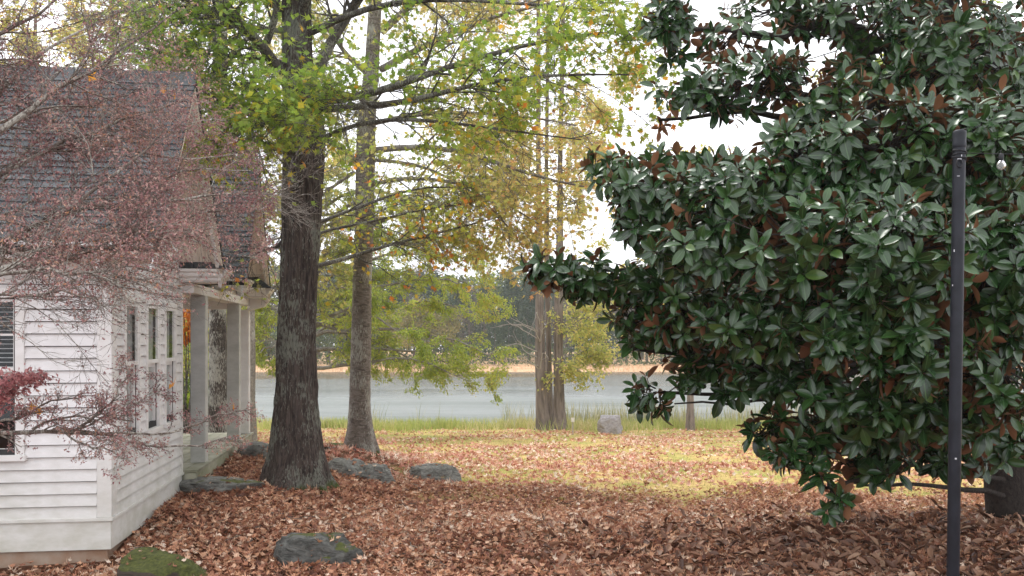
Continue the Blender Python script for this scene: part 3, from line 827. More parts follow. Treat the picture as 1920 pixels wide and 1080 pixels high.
# ---------------------------------------------------------------- tree 1: big dark-barked oak on the mound
d1 = 9.8
b1 = P(556, 905, d1); b1[2] = float(gz(b1[0], d1)) - .05
tree1 = thing("maple_tree", "tallest dark-barked tree with green leaves, rooted on the leafy mound beside the porch", "tree", b1)
S1 = [(-900, 548, 556), (-400, 538, 570), (-120, 532, 578), (0, 530, 582), (130, 531, 585), (200, 532, 602), (260, 533, 609), (330, 532, 605), (420, 529, 599), (520, 527, 594), (600, 523, 590), (700, 520, 593), (800, 515, 598), (850, 511, 602), (910, 507, 606)]
trunk_px("trunk", S1, d1, M_bark1, tree1, b1, nA=128, nZ=520, relief=.034, furrow=(5.5, 2.0), flare=.55, roots=6, zb=b1[2] - .05, seed=3)
L1 = [limb([(540, 160), (515, 110), (497, 78), (440, 30), (395, 14), (330, -10)], d1, 8.6, .065, .03),
      limb([(500, 80), (520, 30), (532, -40), (525, -140)], d1 - .3, 9.2, .04, .02),
      limb([(596, 140), (618, 90), (645, 45), (690, -20), (740, -120)], d1, 10.2, .065, .03),
      limb([(600, 190), (629, 187), (695, 177), (742, 165), (790, 140), (866, 112), (950, 88), (1080, 60), (1210, 55)], d1, 8.3, .05, .008, 12),
      limb([(600, 205), (680, 196), (758, 190), (812, 187), (867, 160), (960, 144), (1060, 135), (1180, 140)], d1, 7.9, .042, .007, 12),
      limb([(600, 262), (612, 249), (633, 231), (700, 222), (790, 225), (900, 240), (1000, 250), (1090, 262)], d1, 8.6, .028, .006, 12),
      limb([(585, 60), (660, 20), (760, 5), (880, -10), (1010, 20), (1150, 20)], d1, 8.2, .038, .008, 12),
      limb([(540, 240), (500, 235), (450, 215), (410, 190), (380, 170)], d1, 8.4, .03, .008),
      limb([(545, 200), (520, 190), (480, 195), (430, 230), (395, 275)], d1 - .1, 8.6, .02, .005),
      limb([(550, 120), (530, 140), (560, 170), (590, 190)], d1 - .25, 8.3, .012, .004),
      limb([(540, 120), (480, 100), (400, 100), (330, 110), (270, 90)], d1, 8.8, .03, .006),
      limb([(540, 60), (460, 60), (360, 40), (260, 50)], d1, 8.6, .03, .006),
      limb([(535, 20), (470, -20), (400, -60), (330, -40), (260, 0)], d1, 8.3, .05, .012),
      limb([(560, 230), (545, 210), (520, 205), (480, 240), (440, 262)], d1 - .15, 8.2, .02, .006),
      limb([(590, 500), (640, 480), (743, 455), (783, 448), (863, 428), (940, 405)], d1 + .1, 12.6, .026, .008),
      limb([(590, 420), (650, 395), (740, 360), (830, 345), (900, 352)], d1 + .1, 12.6, .02, .008),
      limb([(528, 455), (503, 467), (470, 478)], d1 + .1, 10.6, .025, .01),
      limb([(560, 30), (600, -60), (650, -160), (720, -240)], d1, 8.5, .05, .02),
      limb([(590, 441), (640, 432), (700, 415), (840, 380), (930, 372)], d1 + .1, 12.3, .018, .008)]
k1 = 10
LP = np.stack([resample(p, k1) for p, r in L1]); LR = np.stack([np.interp(np.linspace(0, 1, k1), np.linspace(0, 1, len(r)), r) for p, r in L1])
def kill1(p):     # keep twigs clear of the lens side
    return (p[:, 1] < 5.6)
T, last, mid_ = crown_of(LP, LR, 15, 1.15, 8, .55, 4, .24, up=.02, droop=.05, flat=.5, rmin=.0024, kill=kill1)
T.build("branches", M_branch, tree1, b1, 'stuff')
pos, tan = along(last, 3, .3)
pos = pos + rng.normal(0, .03, pos.shape)
# thin the leaves where the photograph's crown is bare: probability by height above eye and by bearing
u = pos[:, 0] / pos[:, 1] * F + 960; v = 635 - (pos[:, 2] - CZ) / pos[:, 1] * F
dens = np.interp(v, [-300, 0, 170, 260, 330, 420, 520], [.8, .98, .92, .75, .42, .28, .22])
dens = dens * np.where((v > 285) & (u < 640) & (u > 470), .15, 1)
dens = dens * np.where((v < 125) & (u > 505) & (u < 640) & (pos[:, 1] < d1), .35, 1) * np.where((v < 190) & (u < 470), .6, 1)
keep = rng.random(len(pos)) < dens * (n2(pos[:, 0], pos[:, 2], 1.6, 9) > .40)
pos, tan, u, v = pos[keep], tan[keep], u[keep], v[keep]
n = len(pos); print("tree1 leaves", n)
fw, nr = leaf_dirs(n, tan, .45)
rnd = np.clip(rng.beta(1.3, 3.0, n) + np.interp(v, [100, 300, 480], [0, .25, .45]) + np.interp(u, [700, 1100], [0, .18]), 0, .999)
add_leaves("crown", tree1, b1, pos, fw, nr, rng.uniform(.075, .125, n), rnd, OAK, M_leafG, 300)
# spray of leaves in front of the trunk
# ---------------------------------------------------------------- tree 2
d2 = 13.6
b2 = P(676, 838, d2); b2[2] = float(gz(b2[0], d2)) - .04
tree2 = thing("grey_tree", "slimmer grey-barked tree with mossy foot standing behind the big dark trunk", "tree", b2)
S2 = [(-700, 712, 716), (-300, 706, 718), (-100, 698, 716), (0, 692, 716), (120, 684, 711), (210, 672, 705), (280, 668, 704), (340, 667, 703), (420, 666, 701), (520, 662, 697), (600, 660, 696), (700, 657, 695), (760, 655, 694), (800, 653, 697), (840, 650, 702)]
trunk_px("trunk", S2, d2, M_bark2, tree2, b2, nA=72, nZ=300, relief=.006, furrow=(3, 6), flare=.42, roots=5, zb=b2[2] - .05, seed=9, flare_h=.3)
L2 = [limb([(700, 282), (738, 276), (812, 272), (847, 278), (905, 299), (956, 314), (1017, 342), (1095, 350)], d2, 11.2, .05, .012, 12),
      limb([(668, 303), (649, 286), (622, 264), (590, 240)], d2, 13.2, .05, .02),
      limb([(664, 323), (630, 345), (594, 373), (560, 400)], d2, 12.8, .03, .01),
      limb([(664, 381), (640, 395), (610, 420), (570, 450)], d2, 13, .03, .012),
      limb([(702, 345), (760, 330), (850, 335), (940, 370), (1010, 420)], d2, 11.5, .035, .008, 12),
      limb([(700, 420), (760, 405), (820, 385), (900, 380)], d2, 13, .025, .008),
      limb([(715, 130), (780, 100), (850, 60), (950, 20), (1060, 0)], d2, 12, .055, .014),
      limb([(700, 150), (650, 100), (600, 40)], d2, 13.4, .05, .02),
      limb([(715, 60), (770, 10), (860, -60), (950, -140)], d2, 13, .06, .02),
      limb([(705, 230), (780, 215), (880, 205), (980, 215), (1080, 235)], d2, 11.5, .04, .01, 12),
      limb([(700, 300), (770, 300), (860, 330), (950, 400), (985, 470)], d2, 12, .028, .006)]
LP = np.stack([resample(p, k1) for p, r in L2]); LR = np.stack([np.interp(np.linspace(0, 1, k1), np.linspace(0, 1, len(r)), r) for p, r in L2])
T, last, mid_ = crown_of(LP, LR, 14, 1.5, 8, .7, 4, .28, up=.0, droop=.07, flat=.5, rmin=.0032)
T.build("branches", M_branchg, tree2, b2, 'stuff')
pos, tan = along(last, 3, .3); pos = pos + rng.normal(0, .04, pos.shape)
u = pos[:, 0] / pos[:, 1] * F + 960; v = 635 - (pos[:, 2] - CZ) / pos[:, 1] * F
dens = np.interp(v, [-300, 100, 300, 480], [.9, .95, .95, .95])
keep = rng.random(len(pos)) < dens * (n2(pos[:, 0], pos[:, 2], 1.3, 19) > .33)
pos, tan, u, v = pos[keep], tan[keep], u[keep], v[keep]; n = len(pos); print("tree2 leaves", n)
fw, nr = leaf_dirs(n, tan, .5)
rnd = np.clip(rng.beta(1.6, 2.0, n) + np.interp(u, [700, 1000], [-.2, .12]), 0, .999)
add_leaves("crown", tree2, b2, pos, fw, nr, rng.uniform(.08, .13, n), rnd, OAK, M_leafY)

# ---------------------------------------------------------------- lichen-covered trunk seen through the porch
d3 = 15.5
b3 = P(408, 850, d3); b3[2] = float(gz(b3[0], d3)) - .05
tree3 = thing("lichen_tree", "trunk blotched with pale lichen, seen between the porch posts", "tree", b3)
M_bark_l = bark_mat("lichen_bark", (.03, .026, .022), (.09, .075, .062), (.33, .33, .28), .5, .52, fs=20)
trunk_px("trunk", [(-700, 420, 430), (-100, 402, 426), (300, 396, 424), (600, 393, 424), (850, 390, 427)], d3, M_bark_l, tree3, b3, nA=40, nZ=160, relief=.012, furrow=(4, 4), flare=.3, zb=b3[2] - .05, seed=21)
L3 = [limb([(412, 200), (350, 130), (280, 80), (200, 60)], d3, 14.5, .06, .012), limb([(410, 150), (440, 90), (480, 60), (500, 20)], d3, 14, .05, .01), limb([(410, 60), (340, 20), (250, 10), (120, 40)], d3, 15, .06, .012),
      limb([(412, 250), (370, 110), (330, 90), (310, 70)], d3, 14.8, .05, .012), limb([(412, 0), (400, -80), (300, -120), (100, -60)], d3, 15, .06, .01), limb([(412, 0), (470, -60), (540, -120)], d3, 15, .06, .01),
      limb([(412, 260), (450, 210), (500, 190), (520, 240)], d3, 14.5, .035, .006), limb([(412, 330), (440, 300), (480, 280), (510, 330)], d3, 14.5, .03, .005)]
LP = np.stack([resample(p, 9) for p, r in L3]); LR = np.stack([r for p, r in L3])
T, last, _m = crown_of(LP, LR, 9, 1.9, 6, .8, 3, .3, flat=.6, rmin=.004)
T.build("branches", M_branchg, tree3, b3, 'stuff')
pos, tan = along(last, 2, .3); n = len(pos); keep = rng.random(n) < .8; pos, tan = pos[keep], tan[keep]; n = len(pos)
fw, nr = leaf_dirs(n, tan, .5)
add_leaves("crown", tree3, b3, pos, fw, nr, rng.uniform(.08, .13, n), np.clip(rng.beta(1.6, 2, n), 0, .999), OAK, M_leafY)

# ---------------------------------------------------------------- generic background tree
def bg_tree(nm, label, px, d, h, r0, matb, matl, crown_z, crown_r, nl, leaf=.12, spread=.8, lean=0.0, group=None, seed=0, nlimb=14, up=.35, droop=.03, cat="tree", rndf=None, m1=7, m2=6, dens=1.0, tmpl=None):
    x = (px - 960) / F * d; z0 = float(gz(x, d)); base = np.array([x, d, z0 - .05])
    t = thing(nm, label, cat, base, group=group)
    k = 12; zz = np.linspace(0, h, k)
    tr = np.stack([x + lean * zz + np.cumsum(rng.normal(0, .02 * h / 12, k)), d + np.cumsum(rng.normal(0, .02 * h / 12, k)), z0 - .05 + zz], -1)
    rad = r0 * (1 - .82 * (zz / h)) * (1 + .5 * np.exp(-zz / .35))
    Tt = Tubes(); Tt.add(tr, rad, 12); Tt.build("trunk", matb, t, base)
    # limbs
    hs_ = np.linspace(crown_z[0] * h, crown_z[1] * h, nlimb)
    LPs = []; LRs = []
    for q, hh in enumerate(hs_):
        p = np.array([np.interp(hh, zz, tr[:, a]) for a in range(3)])
        an = q * 2.4 + seed; f = (hh / h - crown_z[0]) / (crown_z[1] - crown_z[0] + 1e-6)
        L = crown_r * (1 - .65 * f ** 1.3) * rng.uniform(.75, 1.15)
        dr = np.array([math.cos(an), math.sin(an), up]); dr /= np.linalg.norm(dr)
        pts = [p + dr * L * s + np.array([0, 0, -droop * 3 * (s * L) ** 1.3 * .3]) for s in np.linspace(0, 1, 7)]
        LPs.append(resample(pts, 7, .03)); LRs.append(np.linspace(np.interp(hh, zz, rad) * .45, .008, 7))
    LPs = np.stack(LPs); LRs = np.stack(LRs)
    T, last, _m = crown_of(LPs, LRs, m1, crown_r * .42, m2, crown_r * .2, 0, 0, flat=.6, rmin=.004, droop=droop, sp=spread)
    T.build("branches", matb, t, base, 'stuff')
    npr = max(1, int(round(nl / len(last))))
    pos, tan = along(last, npr, .1); pos = pos + rng.normal(0, .06 * crown_r * .3, pos.shape); 
    kp = n2(pos[:, 0] + seed, pos[:, 2], 2.2 / crown_r, 4) > (.5 - .22 * dens) ; pos, tan = pos[kp], tan[kp]; n = len(pos)
    fw, nr = leaf_dirs(n, tan, .4)
    rn = np.clip(rng.beta(1.6, 2, n) if rndf is None else rndf(n, pos), 0, .999)
    add_leaves("crown", t, base, pos, fw, nr, rng.uniform(.7, 1.3, n) * leaf, rn, tmpl or DIAM, matl)
    return t

# tall yellowing trees behind the house
for q, (px, d, h, r0, lab) in enumerate([(215, 24, 13, .17, "yellow-leaved tree behind the left part of the house roof"),
                                   (330, 28, 14, .16, "slim tree rising over the ridge of the near gable"),
                                   (60, 26, 13, .18, "yellow-orange tree behind the far left end of the roof"),
                                   (470, 22, 12, .12, "thin pale-trunked tree between the house gables and the big dark trunk")
                                   ]):
    bg_tree("autumn_tree", lab, px, d, h, r0, M_branchg, M_leafY if q != 1 else M_leafC, (.35, .98), 3.0, [9000, 7000, 9000, 4500, 3500][q], .13, seed=q * 1.7, dens=[1, .9, 1, .3, .2][q])

# ---------------------------------------------------------------- drooping yellow-green cypress over the water (trunk behind the big dark tree)
d5 = 25.0
b5 = P(563, 820, d5); b5[2] = float(gz(b5[0], d5)) - .05
tree5 = thing("bald_cypress", "yellow-green feathery tree drooping over the lake, its trunk behind the big dark one", "tree", b5)
trunk_px("trunk", [(-150, 560, 566), (200, 553, 572), (600, 548, 577), (820, 543, 582)], d5, M_bark3, tree5, b5, nA=24, nZ=60, relief=.02, furrow=(3, 1.5), flare=.4, zb=b5[2])
L5 = []
def l5(pts, dd, r=.06): L5.append(limb(pts, d5, d5 + dd, r, .006, 9, .05))
l5([(563, 560), (640, 500), (740, 470), (860, 480), (915, 500)], -2); l5([(563, 600), (650, 545), (760, 515), (880, 530), (930, 560)], -1)
l5([(563, 620), (660, 590), (780, 560), (880, 580), (925, 610)], 1); l5([(563, 640), (680, 620), (800, 610), (900, 650), (955, 690)], -2)
l5([(563, 660), (660, 655), (760, 650), (860, 680), (915, 712)], 0); l5([(563, 690), (680, 690), (740, 665), (820, 675), (880, 715)], -1)
l5([(563, 540), (640, 470), (720, 450), (800, 455), (870, 470)], 2); l5([(563, 600), (520, 570), (490, 590), (470, 620)], 0)
l5([(563, 560), (520, 530), (490, 540), (465, 570)], 1); l5([(563, 640), (530, 640), (500, 650), (480, 665)], -1)
l5([(563, 580), (620, 540), (660, 530), (700, 560)], -2); l5([(563, 640), (630, 600), (700, 590), (760, 600)], 3)
l5([(563, 520), (610, 470), (650, 450), (690, 445)], 0); l5([(563, 610), (660, 570), (720, 610), (800, 640)], -3); l5([(563, 560), (700, 520), (800, 500), (850, 540), (880, 560)], 2)
l5([(563, 420), (620, 370), (700, 350), (780, 370)], 1); l5([(563, 470), (640, 420), (740, 400), (840, 420), (900, 450)], -1); l5([(563, 380), (600, 320), (650, 290), (700, 290)], 0); l5([(563, 450), (660, 400), (760, 350), (860, 370)], 2); l5([(563, 500), (680, 450), (800, 440), (900, 480)], 3)
l5([(563, 600), (640, 620), (720, 640), (800, 690), (850, 712)], 1)
LP = np.stack([p for p, r in L5]); LR = np.stack([r for p, r in L5])
T, last, _m = crown_of(LP, LR, 16, 1.15, 8, .5, 0, 0, up=.05, droop=.08, flat=.35, rmin=.004, sp=.7)
T.build("branches", M_branchg, tree5, b5, 'stuff')
pos, tan = along(last, 30, .05); pos = pos + rng.normal(0, .05, pos.shape) * np.array([1, 1, .7]); n = len(pos); keep = n2(pos[:, 0], pos[:, 2], 2.0, 31) > .36; pos, tan = pos[keep], tan[keep]; n = len(pos)
print("cypress", n)
fw = unit(tan * .8 + rng.normal(0, .5, (n, 3)) + np.array([0, 0, -.25])); nr = unit(rng.normal(0, .6, (n, 3)) + np.array([0, 0, 1]))
rnd = np.clip(rng.beta(2, 2.4, n) + (n2(pos[:, 0], pos[:, 2], 1.2, 3) - .5) * .8, 0, .999)
add_leaves("crown", tree5, b5, pos, fw, nr, rng.uniform(.05, .10, n), rnd, (DIAM[0] * np.array([.7, 1, 1]), DIAM[1]), M_leafC)

# ---------------------------------------------------------------- three-stemmed cypress on the shore
d6 = 30.2
b6 = P(1037, 806, d6); b6[2] = float(gz(b6[0], d6)) - .05
tree6 = thing("triple_trunk_tree", "tree with three tall bare trunks from one base on the lake shore", "tree", b6)
zb6 = b6[2]
s6 = [[(-700, 1008, 1012), (0, 1006, 1013), (300, 1005, 1014), (450, 1005, 1017), (630, 1003, 1021), (740, 1004, 1025), (806, 1006, 1032)],
      [(-600, 1028, 1032), (0, 1025, 1031), (300, 1021, 1028), (450, 1020, 1030), (630, 1023, 1033), (740, 1024, 1036), (806, 1022, 1040)],
      [(-500, 1062, 1066), (0, 1053, 1060), (300, 1046, 1055), (450, 1043, 1056), (600, 1038, 1055), (700, 1038, 1057), (760, 1037, 1059), (806, 1034, 1062)]]
for q, s in enumerate(s6): trunk_px("trunk", s, d6 + (-.1, .8, .0)[q], M_bark3, tree6, b6, nA=48, nZ=160, relief=.016, furrow=(4, 1.2), flare=.38, zb=zb6, seed=q * 5, flare_h=.25)
L6 = []
for q in range(56):
    y = rng.uniform(-450, 470); px = [1010, 1030, 1052][q % 3]; s = 1 if rng.random() < .62 else -1; Lx = rng.uniform(60, 230)
    L6.append(limb([(px, y), (px + s * Lx * .4, y - 25), (px + s * Lx * .8, y - 35), (px + s * Lx, y - 20)], d6, d6 + rng.uniform(-1.8, 1.8), .022, .005, 9, .04))
for (a, b_, c, dd) in [((1050, 640), (1080, 600), (1130, 590), -1), ((1050, 680), (1080, 660), (1120, 670), 0), ((1052, 610), (1085, 590), (1110, 620), 1), ((1052, 560), (1100, 530), (1150, 520), 1), ((1050, 660), (1075, 690), (1100, 700), -1), ((1050, 600), (1090, 620), (1140, 640), 1.5)]:
    L6.append(limb([a, b_, c], d6, d6 + dd, .03, .005, 9, .03))
LP = np.stack([p for p, r in L6]); LR = np.stack([r for p, r in L6])
T, last, _m = crown_of(LP, LR, 9, 1.2, 6, .55, 0, 0, droop=.05, flat=.7, rmin=.004)
# bare dead sprays low on the left side
dead = []
for q in range(12):
    y = rng.uniform(600, 690); x1_ = 1008 + rng.uniform(-95, 40); dead.append(limb([(1012, y + 10), ((1012 + x1_) / 2, y - rng.uniform(-5, 30)), (x1_, y - rng.uniform(-30, 60))], d6 - .2, d6 - rng.uniform(0, 1.2), .018, .004, 9, .02))
dp = np.stack([p for p, r in dead]); dr_ = np.stack([r for p, r in dead])
Td = Tubes(); Td.add(dp, dr_, 4); g1, g1r_ = grow(dp, dr_, 6, .45, .7, .05, .02, .15, 5, .3, .5, .004); Td.add(g1, g1r_, 3)
Td.build("dead_branches", plain("bare_grey_twigs", (.30, .27, .24), (.42, .38, .34), 9), tree6, b6, 'stuff')
T.build("branches", M_branchg, tree6, b6, 'stuff')
pos, tan = along(last, 16, .1); pos = pos + rng.normal(0, .08, pos.shape); keep = n2(pos[:, 0], pos[:, 2], 1.1, 37) > .38; pos, tan = pos[keep], tan[keep]; n = len(pos)
fw, nr = leaf_dirs(n, tan, .4); print("triple", n)
v = 635 - (pos[:, 2] - CZ) / pos[:, 1] * F
rnd = np.clip(rng.beta(2, 2, n) + np.interp(v, [300, 600], [.05, -.2]), 0, .999)
add_leaves("crown", tree6, b6, pos, fw, nr, rng.uniform(.09, .15, n), rnd, DIAM, M_leafY)

# small shore tree behind the magnolia, and yellow trees behind it
bg_tree("shore_tree", "small pale-trunked tree on the shore half hidden by the magnolia", 1293, 29.5, 9, .12, M_bark3, M_leafY, (.42, .97), 2.6, 5000, .14, seed=2.2)
bg_tree("shore_tree", "yellow-leaved tree far right on the shore glimpsed through the magnolia", 1560, 30, 11, .16, M_bark3, M_leafY, (.2, .97), 3.2, 7000, .15, seed=4.2)
bg_tree("shore_tree", "yellow-green tree behind the right edge of the magnolia", 1760, 27, 12, .16, M_bark3, M_leafC, (.2, .97), 3.4, 7000, .15, seed=5.1)
# ---------------------------------------------------------------- wood on the far shore
M_pine = leaf_mat("dark_pine_foliage", [(0, (.035, .06, .035)), (.6, (.06, .09, .05)), (1, (.09, .12, .06))], .7, .15)
M_bare = leaf_mat("bare_grey_brown_crown", [(0, (.13, .10, .09)), (.6, (.19, .15, .135)), (1, (.25, .20, .17))], .8, .1)
M_tawny = leaf_mat("tawny_far_foliage", [(0, (.14, .15, .04)), (.5, (.24, .22, .06)), (1, (.36, .24, .08))], .7, .3)
M_fgreen = leaf_mat("mid_green_far_foliage", [(0, (.06, .09, .035)), (.6, (.10, .14, .05)), (1, (.17, .18, .06))], .7, .2)
M_ftrunk = plain("far_trunk_bark", (.09, .07, .06), (.17, .14, .12), 4, .9)
def far_meshes(kind, seed):
    r = np.random.default_rng(seed)
    h = 1.0
    if kind == 'pine':
        n = 3600; z = r.uniform(.12, 1.0, n); rr = .27 * (1 - z * .9) ** .7 * r.uniform(.3, 1, n) ** .5
        a = r.uniform(0, 6.283, n); lob = 1 + .25 * np.sin(a * 3 + z * 25 + seed)
        p = np.stack([np.cos(a) * rr * lob, np.sin(a) * rr * lob, z], -1); s = .028; mt = M_pine
    elif kind == 'roundpine':
        cs = np.array([(r.normal(0, .13), r.normal(0, .13), r.uniform(.6, .92)) for _ in range(14)]); n = 3000
        c = cs[r.integers(0, 14, n)]; p = c + unit(r.normal(0, 1, (n, 3))) * r.uniform(.03, .12, (n, 1)) * np.array([1.2, 1.2, .8]); s = .024; mt = M_pine
    else:
        cs = np.array([(r.normal(0, .15), r.normal(0, .15), r.uniform(.32, .93)) for _ in range(26)]); cs[:, :2] *= (1.25 - cs[:, 2:3])* 1.5
        n = 4200; c = cs[r.integers(0, 26, n)]; p = c + unit(r.normal(0, 1, (n, 3))) * r.uniform(.02, .13, (n, 1)); s = .026
        mt = {'bare': M_bare, 'tawny': M_tawny, 'green': M_fgreen}[kind]
    if kind == 'bare': s = .016
    fw = unit(r.normal(0, 1, (n, 3)) + np.array([0, 0, -.3 if kind != 'bare' else 1.6])); nr = unit(r.normal(0, 1, (n, 3)))
    T = DIAM[0] * (np.array([1.0, 1, 1]) if kind != 'bare' else np.array([.22, 2.6, 1]))
    V, Fs, at = scatter(T, DIAM[1], p, frames(fw, nr), r.uniform(.6, 1.4, n) * s, np.clip(r.beta(2, 2, n), 0, .999))
    cm = mesh_np("crown", V, Fs, mt, attrs={'rnd': at})
    k = 7; tp = np.stack([np.cumsum(r.normal(0, .006, k)), np.cumsum(r.normal(0, .006, k)), np.linspace(-.02, .9, k)], -1)
    Vt, Ft = tube_batch(tp[None], np.linspace(.018, .004, k)[None], 7)
    tm = mesh_np("trunk", Vt, [Ft], M_ftrunk, smooth=True)
    return cm, tm
FM = {k: [far_meshes(k, 11 + i * 7 + j * 100) for j in range(2)] for i, k in enumerate(['pine', 'roundpine', 'bare', 'tawny', 'green'])}
NAMES = {'pine': ("pine_tree", "dark pointed pine across the lake", "dark pines across the lake"),
         'roundpine': ("pine_tree", "round-topped pine across the lake", "round-topped pines across the lake"),
         'bare': ("bare_tree", "leafless grey-brown tree across the lake", "leafless trees across the lake"),
         'tawny': ("autumn_tree", "yellow-brown tree across the lake", "yellow-brown trees across the lake"),
         'green': ("green_tree", "dull green tree across the lake", "green trees across the lake")}
def far_tree(kind, x, y, h, wd=1.0):
    nm, lab, grp = NAMES[kind]
    p_ = x / y * F + 960
    zone = 'left of the big dark trunk' if p_ < 556 else 'between the two near trunks' if p_ < 676 else 'between the grey tree and the three-trunked tree' if p_ < 1030 else 'between the three-trunked tree and the magnolia' if p_ < 1250 else 'behind the magnolia'
    lab += ', ' + zone; grp += ', ' + zone
    t = thing(nm, lab, "tree", (x, y, float(gz(x, y)) - .1), group=grp)
    cm, tm = random.choice(FM[kind]); s = (h * wd, h * wd, h); rz = random.uniform(0, 6.28)
    for nmm, me in (("crown", cm), ("trunk", tm)):
        o = link(nmm, me, t); o.scale = s; o.rotation_euler = (0, 0, rz)
        if nmm == "crown": o['kind'] = 'stuff'
def top_px(px):    # photographed top of the wood, in photo rows
    return np.interp(px, [-200, 440, 560, 800, 900, 950, 1100, 1300, 2200], [490, 508, 488, 505, 520, 502, 518, 492, 488])
r_ = random.Random(5)
for row, (dy, cnt, kinds, fac) in enumerate([(98, 60, ['green', 'bare', 'tawny', 'pine', 'green', 'bare'], .68), (108, 56, ['pine', 'bare', 'green', 'pine', 'bare', 'roundpine'], .9), (122, 48, ['bare', 'pine', 'bare', 'green'], 1.0)]):
    for i in range(cnt):
        px = -120 + (2250 / cnt) * (i + r_.uniform(.1, .9)); y = dy + r_.uniform(-4, 5); x = (px - 960) / F * y
        kd = r_.choice(kinds)
        if row < 2 and 890 < px < 1010: kd = 'pine'
        zt = CZ + (635 - top_px(px)) / F * y
        h = (zt - float(gz(x, y))) * fac * r_.uniform(.85, 1.1)
        if (px < 250 or px > 1500) and row != 1: continue
        far_tree(kd, x, y, h, {'pine': .95, 'roundpine': .9, 'bare': 1.1, 'tawny': 1.2, 'green': 1.25}[kd])
far_tree('roundpine', (808 - 960) / F * 112, 112, 12.2, .8)
# reads as one mass behind them
n = 60000
x = rng.uniform(-130, 130, n); y = rng.uniform(126, 160, n); px = x / y * F + 960
zt = CZ + (635 - top_px(px) ) / F * y * .97 * (.86 + .22 * n2(x, y, .16, 8)); zg_ = gz(x, y); z = zg_ + (zt - zg_) * rng.random(n) ** .8
fw = unit(rng.normal(0, 1, (n, 3))); nr = unit(rng.normal(0, 1, (n, 3)))
V, Fs, at = scatter(DIAM[0], DIAM[1], np.stack([x, y, z], -1), frames(fw, nr), rng.uniform(.5, 1.1, n), rng.random(n))
o = link("far_wood", mesh_np("far_wood", V, Fs, M_fgreen, attrs={'rnd': at}))
tagp(o, "hazy depth of the wood behind the far shore trees", "wood", kind='stuff')
# undergrowth along the foot of the wood
n = 15000
x = rng.uniform(-75, 75, n); y = rng.uniform(94, 100, n); z = gz(x, y) + rng.random(n) ** 1.6 * (1.4 + 1.6 * n2(x, y, .3, 12))
fw = unit(rng.normal(0, 1, (n, 3))); nr = unit(rng.normal(0, 1, (n, 3)))
V, Fs, at = scatter(DIAM[0], DIAM[1], np.stack([x, y, z], -1), frames(fw, nr), rng.uniform(.18, .4, n), rng.random(n))
o = link("undergrowth", mesh_np("undergrowth", V, Fs, M_fgreen, attrs={'rnd': at})); tagp(o, "dark undergrowth at the foot of the wood across the lake", "undergrowth", kind='stuff')
# ---------------------------------------------------------------- magnolia
M_mag = leaf_mat("glossy_magnolia_leaves", [(0, (.010, .034, .009)), (.5, (.020, .058, .014)), (.85, (.042, .095, .022)), (1, (.09, .15, .03))], .27, .05, back=(.20, .085, .034), spec=.62, vein=(.05, .115, .035), coat=0.0, tcol=1.0)
M_mbark = bark_mat("magnolia_bark", (.018, .015, .013), (.05, .04, .034), (.07, .07, .06), .6, .72)
dM = 8.7
bM = P(1893, 985, dM); bM[2] = float(gz(bM[0], dM)) - .05
mag = thing("magnolia_tree", "broad magnolia with glossy dark leaves and brown undersides, filling the right side", "tree", bM)
blobs = [  # px, py, depth, rx px, ry px, density
 (1262, 50, 7.5, 45, 70, .9), (1235, 225, 7.4, 40, 28, .7), (1300, 185, 7.1, 85, 50, 1), (1400, 165, 6.9, 100, 65, 1), (1370, 70, 7.6, 90, 45, .4), (1520, 170, 6.8, 110, 85, 1),
 (1470, 20, 7.8, 120, 30, .5), (1640, 60, 7.6, 160, 90, .8), (1800, 110, 7.0, 150, 140, .9), (1460, 240, 6.7, 60, 40, .8),
 (1150, 325, 6.7, 60, 38, 1), (1225, 355, 6.4, 95, 55, 1), (1290, 310, 6.6, 90, 28, 1), (1240, 430, 6.5, 90, 55, 1), (1390, 370, 6.0, 140, 80, 1), (1510, 300, 6.0, 105, 75, 1), (1660, 290, 5.8, 140, 105, 1.1), (1820, 300, 5.9, 140, 140, 1),
 (1330, 460, 6.0, 135, 65, 1), (1500, 450, 5.6, 150, 100, 1.1), (1680, 470, 5.3, 150, 115, 1.1), (1850, 510, 5.6, 120, 140, 1),
 (1035, 505, 6.8, 52, 32, 1.3), (1120, 520, 6.8, 70, 36, 1), (1230, 540, 6.9, 95, 45, 1),
 (1215, 610, 6.9, 70, 50, .9), (1190, 655, 6.9, 38, 30, .8), (1320, 600, 6.6, 110, 65, 1), (1440, 600, 6.1, 130, 75, 1), (1590, 610, 5.6, 130, 85, 1.1), (1730, 650, 5.4, 110, 80, 1.1), (1870, 690, 5.6, 100, 110, 1),
 (1235, 735, 6.8, 50, 38, 1.2), (1320, 690, 7.0, 90, 36, 1.1), (1275, 670, 6.9, 50, 30, 1), (1370, 740, 6.9, 40, 20, .8), (1460, 700, 6.5, 110, 50, 1), (1610, 740, 6.0, 120, 60, 1), (1770, 770, 6.0, 120, 70, 1), (1880, 810, 6.4, 80, 60, 1),
 (1445, 800, 6.4, 55, 28, 1), (1510, 850, 6.2, 65, 45, 1), (1550, 915, 6.1, 42, 42, 1), (1640, 865, 6.5, 90, 34, .8), (1790, 860, 6.9, 80, 38, .8), (1590, 800, 6.4, 120, 40, .9),
 (1560, 420, 8.6, 250, 180, 1), (1780, 560, 8.6, 200, 220, 1), (1480, 620, 8.2, 170, 110, 1), (1800, 220, 8.8, 200, 200, .9), (1700, 780, 8.2, 180, 70, .8), (1600, 130, 8.8, 80, 80, .5),
 (2050, 400, 7.5, 220, 300, .6), (2050, 150, 8.5, 250, 250, .5), (1700, -150, 8.7, 400, 150, .5), (2150, 600, 9.5, 260, 260, .4)]
T = Tubes(); ros_p = []; ros_o = []
tr_top = P(1850, -200, 8.9)
